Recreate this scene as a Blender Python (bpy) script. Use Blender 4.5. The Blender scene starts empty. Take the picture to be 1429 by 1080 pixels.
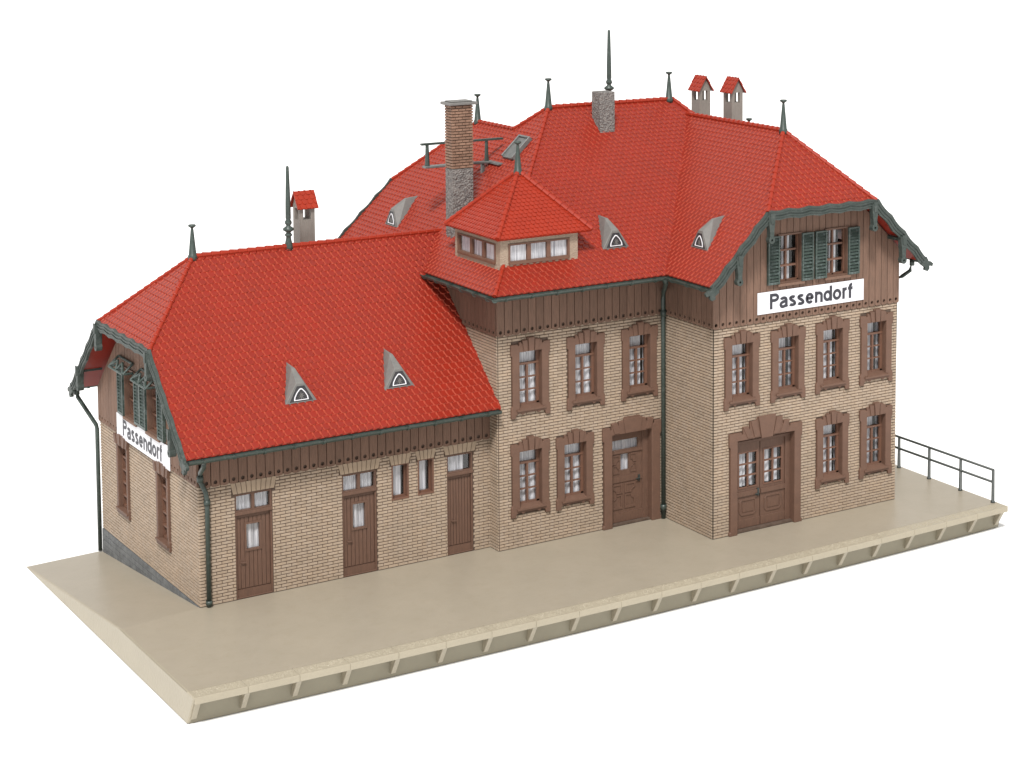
import bpy, math, random
from mathutils import Vector, Matrix
from mathutils.geometry import tessellate_polygon
random.seed(7)
S = bpy.context.scene
COL = S.collection
PI = math.pi

# ------------------------------------------------------------------ materials
def newmat(name):
    m = bpy.data.materials.new(name); m.use_nodes = True
    nt = m.node_tree; b = nt.nodes['Principled BSDF']
    return m, nt, b
def plastic(name, col, col2=None, rough=.45, scale=3.0, detail=6, bump=0.0, bscale=40, spec=.5, lo=.35, hi=.65, stretch=None, island=0.0, wear=None):
    """base colour with soft noise wash, optional per-brick variation, optional bump"""
    m, nt, b = newmat(name); N = nt.nodes; L = nt.links
    b.inputs['Roughness'].default_value = rough
    b.inputs['Specular IOR Level'].default_value = spec
    tc = N.new('ShaderNodeTexCoord'); vec = tc.outputs['Object']
    if stretch:
        mp = N.new('ShaderNodeMapping'); mp.inputs['Scale'].default_value = stretch
        L.new(vec, mp.inputs['Vector']); vec = mp.outputs['Vector']
    nz = N.new('ShaderNodeTexNoise'); nz.inputs['Scale'].default_value = scale; nz.inputs['Detail'].default_value = detail
    nz.inputs['Roughness'].default_value = .65
    L.new(vec, nz.inputs['Vector'])
    rp = N.new('ShaderNodeValToRGB'); rp.color_ramp.elements[0].position = lo; rp.color_ramp.elements[1].position = hi
    rp.color_ramp.elements[0].color = (*col, 1); rp.color_ramp.elements[1].color = (*(col2 or col), 1)
    L.new(nz.outputs['Fac'], rp.inputs['Fac'])
    out = rp.outputs['Color']
    if island:
        g = N.new('ShaderNodeNewGeometry'); mr = N.new('ShaderNodeMapRange')
        mr.inputs['To Min'].default_value = 1 - island; mr.inputs['To Max'].default_value = 1 + island
        L.new(g.outputs['Random Per Island'], mr.inputs['Value'])
        h = N.new('ShaderNodeHueSaturation'); L.new(mr.outputs['Result'], h.inputs['Value']); L.new(out, h.inputs['Color'])
        out = h.outputs['Color']
    if wear:
        n2 = N.new('ShaderNodeTexNoise'); n2.inputs['Scale'].default_value = wear[1]; n2.inputs['Detail'].default_value = 8
        n2.inputs['Roughness'].default_value = .7
        L.new(tc.outputs['Object'], n2.inputs['Vector'])
        r2 = N.new('ShaderNodeValToRGB'); r2.color_ramp.elements[0].position = wear[2]; r2.color_ramp.elements[1].position = wear[3]
        L.new(n2.outputs['Fac'], r2.inputs['Fac'])
        mx = N.new('ShaderNodeMix'); mx.data_type = 'RGBA'
        L.new(r2.outputs['Color'], mx.inputs[0]); L.new(out, mx.inputs[6]); mx.inputs[7].default_value = (*wear[0], 1)
        out = mx.outputs[2]
    L.new(out, b.inputs['Base Color'])
    if bump:
        n3 = N.new('ShaderNodeTexNoise'); n3.inputs['Scale'].default_value = bscale; n3.inputs['Detail'].default_value = 4
        L.new(vec, n3.inputs['Vector'])
        bp = N.new('ShaderNodeBump'); bp.inputs['Strength'].default_value = 1; bp.inputs['Distance'].default_value = bump
        L.new(n3.outputs['Fac'], bp.inputs['Height']); L.new(bp.outputs['Normal'], b.inputs['Normal'])
    return m
M = {}
M['brick'] = plastic('brick_plastic', (.375,.283,.205), (.325,.252,.187), .6, 1.3, island=.08, wear=((.40,.325,.26),5,.45,.75), spec=.25)
M['mortar'] = plastic('mortar', (.085,.058,.044), (.12,.085,.066), .8, 6, spec=.2)
M['brown_brick'] = plastic('chimney_brick', (.20,.115,.078), (.27,.165,.115), .6, 4, island=.15, spec=.3)
M['lintel'] = plastic('lintel_brick', (.36,.27,.19), (.31,.235,.17), .6, 4, island=.05, spec=.3)
M['stone'] = plastic('plinth_stone', (.11,.115,.12), (.17,.175,.175), .7, 5, bump=.02, bscale=12, island=.12, spec=.3)
M['surround'] = plastic('brown_surround', (.148,.083,.058), (.128,.073,.052), .55, 4, bump=.006, bscale=30, spec=.25)
M['wood'] = plastic('brown_cladding', (.20,.119,.085), (.145,.09,.066), .65, 5, stretch=(6,6,.5), bump=.016, bscale=9, island=.09, spec=.18)
M['door'] = plastic('brown_door', (.145,.080,.055), (.11,.063,.045), .5, 6, stretch=(5,5,.6), bump=.008, bscale=12, spec=.28)
M['sash'] = plastic('brown_sash', (.155,.075,.047), (.13,.066,.044), .5, 5, spec=.4)
M['green'] = plastic('green_plastic', (.030,.044,.037), (.042,.060,.052), .42, 6, wear=((.10,.12,.11),7,.55,.8), spec=.5)
M['green_clean'] = plastic('shutter_green', (.028,.047,.038), (.044,.062,.053), .45, 5, spec=.5, wear=((.12,.15,.15),9,.5,.7))
M['grey_green'] = plastic('ornament_green', (.034,.047,.041), (.055,.066,.060), .5, 5, wear=((.10,.115,.107),10,.55,.8), spec=.35, bump=.02, bscale=9)
M['red'] = plastic('red_tile_plastic', (.25,.020,.010), (.22,.020,.011), .30, 1.2, island=.04, spec=.25, wear=((.19,.030,.022),3,.5,.9))
M['red_ridge'] = plastic('red_ridge_plastic', (.31,.028,.011), (.27,.024,.010), .36, 3, spec=.28)
M['red_edge_glint'] = plastic('red_tile_glint', (.48,.10,.060), (.44,.08,.048), .28, 3, spec=.5)  # lighter red: highlights on tile rims and ribs put into the colour
M['grey'] = plastic('grey_dormer', (.175,.168,.157), (.14,.136,.13), .45, 4, spec=.45)
M['darkgrey'] = plastic('dark_print', (.02,.02,.024), (.035,.033,.035), .5, 9)
M['white'] = plastic('white_print', (.82,.82,.84), (.78,.78,.81), .45, 3)
M['paper'] = plastic('sign_paper', (.74,.74,.77), (.72,.72,.76), .4, 3)
M['ink'] = plastic('sign_ink', (.022,.022,.03), (.03,.03,.04), .5, 3)
M['stucco'] = plastic('grey_stucco', (.31,.29,.27), (.17,.16,.155), .7, 9, bump=.2, bscale=15, detail=2, spec=.3)
M['render'] = plastic('beige_render', (.40,.31,.235), (.34,.265,.20), .65, 8, bump=.06, bscale=24, spec=.3)
M['vent'] = plastic('vent_wood', (.24,.215,.19), (.19,.17,.15), .6, 5, stretch=(5,5,.6), spec=.35)
M['platform'] = plastic('platform_plastic', (.328,.287,.224), (.31,.272,.211), .36, .8, bump=.004, bscale=6, spec=.5, wear=((.29,.25,.185),2.5,.5,.9))
M['edge'] = plastic('platform_edge', (.36,.318,.238), (.34,.30,.225), .42, 1, bump=.02, bscale=9, spec=.45)
M['skirt'] = plastic('platform_skirt', (.27,.245,.18), (.25,.225,.165), .5, 1.5, spec=.4)
M['metal'] = plastic('rail_dark', (.028,.035,.032), (.045,.052,.048), .45, 5, spec=.5)
M['slate'] = plastic('walkway_grey', (.11,.115,.112), (.16,.163,.158), .45, 6, spec=.5, bump=.01, bscale=15)
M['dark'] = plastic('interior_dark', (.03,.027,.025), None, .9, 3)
M['backdrop'] = plastic('white_backdrop', (.93,.93,.93), None, 1, 1, spec=0)
# curtains: soft vertical folds
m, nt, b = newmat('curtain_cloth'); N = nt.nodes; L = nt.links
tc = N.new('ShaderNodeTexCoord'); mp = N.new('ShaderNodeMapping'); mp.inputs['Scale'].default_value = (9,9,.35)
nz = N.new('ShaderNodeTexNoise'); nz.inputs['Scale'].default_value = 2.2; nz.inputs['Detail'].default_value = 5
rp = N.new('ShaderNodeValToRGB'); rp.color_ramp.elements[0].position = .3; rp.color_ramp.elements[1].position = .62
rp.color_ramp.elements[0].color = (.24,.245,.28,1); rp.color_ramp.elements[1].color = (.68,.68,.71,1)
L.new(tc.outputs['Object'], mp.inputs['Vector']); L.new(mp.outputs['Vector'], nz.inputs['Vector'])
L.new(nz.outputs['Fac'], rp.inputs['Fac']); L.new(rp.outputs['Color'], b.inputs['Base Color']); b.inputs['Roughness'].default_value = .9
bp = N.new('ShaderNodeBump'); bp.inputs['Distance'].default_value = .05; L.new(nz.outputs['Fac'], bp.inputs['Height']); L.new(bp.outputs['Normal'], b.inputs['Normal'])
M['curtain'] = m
# clear thin pane
m, nt, b = newmat('window_glass'); N = nt.nodes; L = nt.links
tr = N.new('ShaderNodeBsdfTransparent'); gl = N.new('ShaderNodeBsdfGlossy'); gl.inputs['Roughness'].default_value = .06
fr = N.new('ShaderNodeLayerWeight'); pw_ = N.new('ShaderNodeMath'); pw_.operation = 'POWER'; pw_.inputs[1].default_value = 4; L.new(fr.outputs['Facing'], pw_.inputs[0])
ma = N.new('ShaderNodeMath'); ma.operation = 'MULTIPLY_ADD'; ma.inputs[1].default_value = .7; ma.inputs[2].default_value = .05; L.new(pw_.outputs[0], ma.inputs[0])
mx = N.new('ShaderNodeMixShader'); L.new(ma.outputs[0], mx.inputs[0]); L.new(tr.outputs[0], mx.inputs[1]); L.new(gl.outputs[0], mx.inputs[2])
L.new(mx.outputs[0], nt.nodes['Material Output'].inputs['Surface'])
M['glass'] = m

# ------------------------------------------------------------------ mesh builder
class MB:
    """collects polygons; local frame: x along the wall, z up, outward = -y"""
    def __init__(s, mat=None): s.v = []; s.f = []; s.mi = []; s.T = mat
    def add(s, vs, fs, mi=0):
        b = len(s.v)
        s.v += [tuple(s.T @ Vector(p)) if s.T else tuple(p) for p in vs]
        s.f += [tuple(b + i for i in f) for f in fs]; s.mi += [mi] * len(fs)
    def box(s, x0, x1, y0, y1, z0, z1, mi=0):
        s.add([(x0,y0,z0),(x1,y0,z0),(x1,y1,z0),(x0,y1,z0),(x0,y0,z1),(x1,y0,z1),(x1,y1,z1),(x0,y1,z1)],
              [(3,2,1,0),(4,5,6,7),(0,1,5,4),(1,2,6,5),(2,3,7,6),(3,0,4,7)], mi)
    def wb(s, u0, u1, v0, v1, w0, w1, mi=0): s.box(u0, u1, -w1, -w0, v0, v1, mi)
    def pane(s, u0, u1, v0, v1, w): s.add([(u0,-w,v0),(u1,-w,v0),(u1,-w,v1),(u0,-w,v1)], [(0,1,2,3)])
    def prism(s, outer, holes, w0, w1, mi=0, f=None):
        """outline in (u,v) with holes, extruded outward from w0 to w1"""
        f = f or (lambda u, v, w: (u, -w, v))
        loops = [list(outer)] + [list(h) for h in (holes or [])]
        pts = [p for l in loops for p in l]
        tri = tessellate_polygon([[Vector((p[0], p[1], 0)) for p in l] for l in loops])
        n = len(pts)
        vs = [f(p[0], p[1], w1) for p in pts] + [f(p[0], p[1], w0) for p in pts]
        fs = []
        for t in tri:
            a, b_, c = [pts[i] for i in t]
            ar = (b_[0]-a[0])*(c[1]-a[1]) - (b_[1]-a[1])*(c[0]-a[0])
            t = t if ar > 0 else (t[0], t[2], t[1])
            fs += [tuple(t), tuple(n + i for i in reversed(t))]
        k = 0
        for li, l in enumerate(loops):
            m_ = len(l); ar = sum(l[i][0]*l[(i+1)%m_][1] - l[(i+1)%m_][0]*l[i][1] for i in range(m_))
            ccw = (ar > 0) == (li == 0)
            for i in range(m_):
                a, b_ = k + i, k + (i+1) % m_
                fs.append((a, n+a, n+b_, b_) if ccw else (b_, n+b_, n+a, a))
            k += m_
        s.add(vs, fs, mi)
    def tube(s, pts, r, n=8, mi=0, cap=True):
        pts = [Vector(p) for p in pts]; rs = r if isinstance(r, (list, tuple)) else [r]*len(pts)
        vs = []; fs = []
        up0 = None
        for i, p in enumerate(pts):
            d = (pts[min(i+1, len(pts)-1)] - pts[max(i-1, 0)]).normalized()
            a = Vector((0,0,1)) if abs(d.z) < .9 else Vector((1,0,0))
            x = d.cross(a).normalized(); y = d.cross(x).normalized()
            for k in range(n):
                t = 2*PI*k/n; q = p + (x*math.cos(t) + y*math.sin(t))*rs[i]; vs.append(tuple(q))
        for i in range(len(pts)-1):
            for k in range(n):
                a = i*n+k; b_ = i*n+(k+1) % n
                fs.append((a, a+n, b_+n, b_))
        if cap: fs += [tuple(range(n)), tuple(reversed(range((len(pts)-1)*n, len(pts)*n)))]
        s.add(vs, fs, mi)
    def lathe(s, prof, c=(0,0,0), n=14, mi=0):
        s.tube([(c[0], c[1], c[2]+z) for r, z in prof], [r for r, z in prof], n, mi)
    def mesh(s, name, mats, smooth=False):
        me = bpy.data.meshes.new(name); me.from_pydata(s.v, [], s.f)
        for m_ in (mats if isinstance(mats, list) else [mats]): me.materials.append(M[m_])
        me.polygons.foreach_set('material_index', s.mi)
        if smooth: me.shade_smooth()
        me.update(); return me
    def obj(s, name, mats, parent=None, smooth=False, bevel=0):
        o = bpy.data.objects.new(name, s.mesh(name, mats, smooth)); COL.objects.link(o)
        if parent: o.parent = parent
        if bevel: bev(o, bevel)
        return o
def bev(o, w):
    b_ = o.modifiers.new('Bevel', 'BEVEL'); b_.width = w; b_.segments = 1; b_.limit_method = 'ANGLE'; b_.angle_limit = math.radians(50)
def part(me, name, parent, M4=None, bevel=0):
    o = bpy.data.objects.new(name, me); COL.objects.link(o); o.parent = parent
    if M4 is not None: o.matrix_local = M4
    if bevel: bev(o, bevel)
    return o
def empty(name, loc, label, cat, group=None):
    o = bpy.data.objects.new(name, None); COL.objects.link(o); o.location = loc; o.empty_display_size = .3
    o['label'] = label; o['category'] = cat
    if group: o['group'] = group
    return o
T = Matrix.Translation
LEFT = Matrix.Rotation(-PI/2, 4, 'Z')       # wall facing -x : local x -> -y
RIGHT = Matrix.Rotation(PI/2, 4, 'Z')
BACK = Matrix.Rotation(PI, 4, 'Z')

B = empty('station_building', (0,0,0), 'beige brick model railway station with red tiled roofs and green gutters', 'building')

# ------------------------------------------------------------------ walls
BW, BH = .34, .100
def bricks(mb, u0, u1, v0, v1, blocks, bw=BW, bh=BH, prot=.026, vtop=None):
    g = .018; r = 0; v = v0
    while v < v1 - .02:
        va, vb = v + g, min(v + bh, v1)
        iv = [(u0, u1)]
        for (a, b_, c, d) in blocks:
            if d > va + .01 and c < vb - .01:
                nv = []
                for (p, q) in iv:
                    if b_ <= p or a >= q: nv.append((p, q)); continue
                    if a > p: nv.append((p, a))
                    if b_ < q: nv.append((b_, q))
                iv = nv
        off = -(bw/2 if r % 2 else 0)
        k = 0; n = int((u1-u0)/bw) + 3
        for k in range(n):
            a = u0 + off + k*bw; b_ = a + bw - g*.8
            for (p, q) in iv:
                aa, bb = max(a, p), min(b_, q)
                if bb - aa < .03: continue
                i = .009; pr = prot + random.uniform(-.004, .004)
                mb.add([(aa,0,va),(bb,0,va),(bb,0,vb),(aa,0,vb),(aa+i,-pr,va+i),(bb-i,-pr,va+i),(bb-i,-pr,vb-i),(aa+i,-pr,vb-i)],
                       [(0,1,5,4),(1,2,6,5),(2,3,7,6),(3,0,4,7),(4,5,6,7)], 1)
        v += bh; r += 1
def brick_wall(name, M4, outline, holes, blocks, bu0, bu1, bv0, bv1):
    mb = MB(M4)
    hl = [[(a,c),(b_,c),(b_,d),(a,d)] for (a,b_,c,d) in holes]
    mb.prism(outline, hl, -.16, 0, 0)
    bricks(mb, bu0, bu1, bv0, bv1, blocks)
    return mb.obj(name, ['mortar', 'brick'], B)
def planks(name, M4, u0, u1, v0, top, pw, wins=(), hole=.045, w=.07, parent=None, kinks=()):
    """vertical boards with rounded foot and a drilled hole; top = function u -> v"""
    mb = MB(M4); n = round((u1-u0)/pw); pw = (u1-u0)/n
    for k in range(n):
        a, b_ = u0 + k*pw + .011, u0 + (k+1)*pw - .011
        c = (a+b_)/2; ks = [q for q in kinks if a + .01 < q < b_ - .01]
        cuts = [w_ for w_ in wins if w_[0] < b_ - .01 and w_[1] > a + .01]
        f = .045
        if not cuts:
            pol = [(a, v0+f), (a+f*.8, v0+.012), (c, v0), (b_-f*.8, v0+.012), (b_, v0+f), (b_, top(b_))] + [(q, top(q)) for q in reversed(ks)] + [(a, top(a))]
            r = .062; hz = v0 + .14
            mb.prism(pol, [[(c+r*math.cos(2*PI*i/8), hz+r*math.sin(2*PI*i/8)) for i in range(8)]], .0, w + random.uniform(-.004,.004))
        else:
            wn = cuts[0]; xa, xb = max(a, wn[0]), min(b_, wn[1])
            pol = [(a, v0+f), (a+f*.8, v0+.012), (c, v0), (b_-f*.8, v0+.012), (b_, v0+f), (b_, wn[2]), (a, wn[2])]
            r = .062; hz = v0 + .14
            mb.prism(pol, [[(c+r*math.cos(2*PI*i/8), hz+r*math.sin(2*PI*i/8)) for i in range(8)]], .0, w)
            if top(c) > wn[3]: mb.prism([(a, wn[3]), (b_, wn[3]), (b_, top(b_))] + [(q, top(q)) for q in reversed(ks)] + [(a, top(a))], None, .0, w)
            if xa > a + .02: mb.prism([(a, wn[2]), (xa, wn[2]), (xa, wn[3]), (a, wn[3])], None, 0, w)
            if xb < b_ - .02: mb.prism([(xb, wn[2]), (b_, wn[2]), (b_, wn[3]), (xb, wn[3])], None, 0, w)
    return mb.obj(name, 'wood', parent or B)

D = 9.32; YT = -.57; YW = -3.58; XT = 9.77; XW = 16.18; XR = 23.99; ZB = 7.2; H = .87
# positions of the arched windows (lower-left corner of surround)
W_T = [(10.22,4.36),(12.32,4.34),(14.43,4.34),(10.2,1.04),(11.89,1.0)]
W_W = [(16.58,4.33),(18.49,4.32),(20.39,4.34),(22.32,4.36),(20.41,1.0),(22.33,1.02)]
def wh(p): return (p[0]+.31, p[0]+1.15, p[1]+.28, p[1]+2.19)
def wbk(p): return (p[0]+.04, p[0]+1.41, p[1]+.13, p[1]+2.47)
# annex front
ah = [(1.11,2.30,0,3.28),(4.58,5.75,0,3.30),(8.2,9.14,0,3.33),(6.3,6.80,2.24,3.31),(7.21,7.68,2.25,3.33)]
rect = lambda a, b_, c, d: [(a,c),(b_,c),(b_,d),(a,d)]
lint = [(a-.1, b_+.1, d, 3.72) for (a,b_,c,d) in ah]
brick_wall('brick_wall', T((0,0,0)), rect(0, XT, -H, 4.9), ah, ah + lint, 0, XT, 0, 3.74)
# annex gable (local u = D - y)
GA = [(1.82,3.02,1.05,3.42),(5.7,6.9,1.05,3.42)]          # surrounds, u ranges
gable_a = [(0,-H),(D,-H),(D,4.9),(D-2.85,7.35),(2.85,7.35),(0,4.9)]
gah = [(a+.2,b_-.14,c+.2,d-.02) for (a,b_,c,d) in GA]
WGA = [(2.92,4.02,4.55,6.1),(5.12,6.22,4.55,6.1)]
brick_wall('brick_wall', T((0,D,0)) @ LEFT, gable_a, gah + WGA, [(a+.03,b_-.03,c+.03,d) for (a,b_,c,d) in GA], 0, D, 0, 3.8)
# annex back, plain
brick_wall('brick_wall', T((XT,D,0)) @ BACK, rect(0, XT, -H, 4.9), [], [], 0, XT, -H, 3.74)
# main block
dT = (13.68,16.0,0,3.5)
twh = [wh(p) for p in W_T] + [(14.04,15.62,0,3.22)]
brick_wall('brick_wall', T((0,YT,0)), rect(XT, XW, -H, 8.75), twh, [wbk(p) for p in W_T] + [(13.72,15.97,0,3.5)], XT+.025, XW, 0, ZB)
brick_wall('brick_wall', T((XT,9.9,0)) @ LEFT, rect(0, 9.9-YT, -H, 8.75), [], [], 0, 9.9-YT, 0, ZB)
brick_wall('brick_wall', T((XW,YT,0)) @ LEFT, rect(0, YT-YW, -H, 8.9), [], [], 0, YT-YW-.02, 0, ZB)
gable_w = [(XW,-H),(XR,-H),(XR,9.0),(22.1,10.95),(18.07,10.95),(XW,9.0)]
WGW = [(18.79,19.71,8.42,10.02),(20.78,21.70,8.42,10.02)]
wwh = [wh(p) for p in W_W] + [(17.12,19.48,0,3.22)]
brick_wall('brick_wall', T((0,YW,0)), gable_w, wwh + WGW, [wbk(p) for p in W_W] + [(16.82,19.76,0,3.5),(17.75,18.85,3.4,3.7)], XW+.025, XR, 0, ZB)
brick_wall('brick_wall', T((XR,YW,0)) @ RIGHT, rect(0, 9.9-YW, -H, 8.9), [], [], 0, 9.9-YW, 0, ZB)
brick_wall('brick_wall', T((XR,9.9,0)) @ BACK, [(0,-H),(XR-XT,-H),(XR-XT,8.9),(XR-11.6,10.7),(XR-15.8,10.7),(XR-17.8,8.9),(0,8.9)], [], [], 0, XR-XT, -H, ZB)
# grey stone plinth exposed where the ramp drops away beside the annex gable
mb = MB(T((0,D,0)) @ LEFT)
rows = 5
for r in range(rows):
    za, zb = -H + r*H/rows, -H + (r+1)*H/rows - .015
    u = -(.2 if r % 2 else 0)
    while u < D:
        a, b_ = max(u, 0), min(u + .42, D); u += .435
        # ramp height at u
        rz = lambda q: -H + H*q/(D+.05)
        if b_ - a < .03: continue
        lo_a, lo_b = max(za, rz(a) - .05), max(za, rz(b_) - .05)
        if lo_a < zb and lo_b < zb:
            mb.prism([(a, lo_a), (b_, lo_b), (b_, zb), (a, zb)], None, 0, .045)
mb.prism([(0,-H),(D,-.03),(D,0),(0,0)], None, 0, .03)
mb.obj('stone_plinth', 'stone', B)
mb = MB(); mb.prism([(XT+.02,-.02),(XW,-.02),(XW,.02),(XT+.02,.02)], None, 0, .012); mb.T = None
# corner posts (dark joints of the kit)
# dark upright sheets added behind the windows to keep the interior dark
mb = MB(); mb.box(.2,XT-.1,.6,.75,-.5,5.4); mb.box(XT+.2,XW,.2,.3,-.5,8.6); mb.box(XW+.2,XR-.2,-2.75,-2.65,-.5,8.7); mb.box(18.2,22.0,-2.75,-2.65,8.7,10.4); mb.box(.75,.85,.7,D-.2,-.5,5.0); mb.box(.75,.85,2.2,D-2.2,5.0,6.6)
mb.obj('interior_blackout', 'dark', B)

# cladding
planks('wood_cladding', T((0,0,0)), .08, XT-.02, 3.66, lambda u: 4.78, .287)
fa = lambda u: 4.93 + min(min(u, D-u), 2.72)*.90
planks('wood_cladding', T((0,D,0)) @ LEFT, -.04, D+.06, 3.72, fa, .29, WGA, kinks=(2.72, D-2.72))
planks('wood_cladding', T((0,YT,0)), XT-.06, XW-.07, 7.14, lambda u: 8.72, .286)
planks('wood_cladding', T((XT,9.9,0)) @ LEFT, 0, 9.9-YT+.0, 7.14, lambda u: 8.72, .286)
planks('wood_cladding', T((XW,YT,0)) @ LEFT, .08, YT-YW+.0, 7.14, lambda u: 8.9, .286)
fw = lambda u: 9.12 + min(min(u-XW, XR-u), 1.86)*1.0
planks('wood_cladding', T((0,YW,0)), XW-.06, XR+.07, 7.12, fw, .274, WGW, kinks=(XW+1.86, XR-1.86))
planks('wood_cladding', T((XR,YW,0)) @ RIGHT, 0, 9.9-YW, 7.14, lambda u: 8.9, .286)
planks('wood_cladding', T((XR,9.9,0)) @ BACK, 0, XR-XT, 7.14, lambda u: 8.7, .286)

# ------------------------------------------------------------------ arched windows
def surround_outline(w, h, crown, jog=.05):
    c = w/2; k = .1*w/1.45
    L_ = [(0,0),(.17,0),(.2,.11),(.36,.15),(.5,.08),(.56,.14)]
    left = [(0,0),(.16,.0),(.19,.12),(.33,.16),(.43,.09),(.5,.15)]
    bot = left + [(w-x, y) for x, y in reversed(left)]
    rt = [(w,.33),(w-jog,.42),(w-jog,h-.42),(w,h-.36),(w,h),(w-.24,h),(w-.25,h-.05),(w-.30,h-.05),(w-.31,h+.06),(w-.38,h+.07),(w-.39,h+.01),(w-.42,h+.01),(w-.43,h+.13),(c+.16,h+.14),(c+.155,h+.06),(c+.125,h+.06),(c+.13,h+crown)]
    return bot + rt + [(w-x, y) for x, y in reversed(rt)]
def curtain_mesh(name, u0, u1, v0, v1, w, amp=.03, gap=None):
    mb = MB(); n = max(8, int((u1-u0)/.035)); cols = [u0 + (u1-u0)*i/n for i in range(n+1)]
    vs = [(u, -(w + amp*math.sin(u*38 + 2*math.sin(u*9))), z) for u in cols for z in (v0, v1)]
    fs = [(2*i, 2*i+2, 2*i+3, 2*i+1) for i in range(n) if not (gap and gap[0] < (cols[i]+cols[i+1])/2 < gap[1])]
    mb.add(vs, fs); return mb.mesh(name, 'curtain', True)
def make_window_kind():
    w, h = 1.45, 2.46; o = (.31,1.15,.28,2.19)
    K = {}
    mb = MB(); mb.prism(surround_outline(w, h, .2), [rect(*o)], 0, .105)
    # reveal lining
    e_ = .004; mb.wb(o[0]-.07, o[0]+e_, o[2]+e_, o[3]-e_, -.26, .09); mb.wb(o[1]-e_, o[1]+.07, o[2]+e_, o[3]-e_, -.26, .09)
    mb.wb(o[0]-.07, o[1]+.07, o[3]-e_, o[3]+.07, -.26, .088); mb.wb(o[0]-.07, o[1]+.07, o[2]-.07, o[2]+e_, -.26, .088)
    K['m'] = mb.mesh('window', 'surround')
    mb = MB()
    for s in (-1, 0, 1):    # keystone and its neighbours, raised wedges
        c = w/2 + s*.20; t = .085 if s == 0 else .06; q = .035*s
        mb.prism([(c-t, h-.25+.0), (c+t, h-.25), (c+t+.03+q, h+.13+(.06 if s == 0 else -.02)), (c-t-.03+q, h+.13+(.06 if s == 0 else -.02))], None, .10, .165 if s == 0 else .14)
    K['key'] = mb.mesh('keystone', 'surround')
    mb = MB(); mb.prism([(o[0]-.12, o[2]-.05), (o[1]+.12, o[2]-.05), (o[1]+.12, o[2]+.01), (o[0]-.12, o[2]+.01)], None, .02, .155)
    mb.add([(o[0],-.15,o[2]+.01),(o[1],-.15,o[2]+.01),(o[1],.2,o[2]+.11),(o[0],.2,o[2]+.11),(o[0],-.15,o[2]-.02),(o[1],-.15,o[2]-.02)], [(0,1,2,3),(4,5,1,0)])
    K['sill'] = mb.mesh('sill', 'surround')
    mb = MB(); a, b_, c, d = o; c += .06; t = .055; w0, w1 = -.22, -.13
    mb.wb(a, a+t, c, d, w0, w1); mb.wb(b_-t-.04, b_, c, d, w0, w1); mb.wb(a, b_, c, c+.09, w0, w1); mb.wb(a, b_, d-t, d, w0, w1)
    tz = d - .48; mb.wb(a, b_, tz, tz+.065, w0, w1+.02)
    cx = (a+b_)/2 - .02; mb.wb(cx-.035, cx+.035, c, tz, w0, w1+.01)
    for i in (1, 2): z = c+.09 + (tz-c-.09)*i/3; mb.wb(a, b_, z-.022, z+.022, w0+.01, w1-.01)
    K['bars'] = mb.mesh('glazing_bars', 'sash')
    mb = MB(); mb.pane(a, b_, c, d, -.195); K['pane'] = mb.mesh('pane', 'glass')
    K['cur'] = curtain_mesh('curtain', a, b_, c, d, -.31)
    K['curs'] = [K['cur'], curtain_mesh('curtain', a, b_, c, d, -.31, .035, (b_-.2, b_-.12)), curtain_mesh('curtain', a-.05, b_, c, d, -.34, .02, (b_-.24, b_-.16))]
    return K
KW = make_window_kind()
def place_window(x, y, z, R=Matrix.Identity(4), i=0):
    wo = part(KW['m'], 'window', B, T((x, y, z)) @ R, .012)
    part(KW['key'], 'keystone', wo); part(KW['sill'], 'sill', wo); part(KW['bars'], 'glazing_bars', wo)
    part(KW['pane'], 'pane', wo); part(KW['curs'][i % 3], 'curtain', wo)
for i, p in enumerate(W_T): place_window(p[0], YT, p[1], i=0 if i != 2 else 1)
for i, p in enumerate(W_W): place_window(p[0], YW, p[1], i=1 + i % 2)

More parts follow.
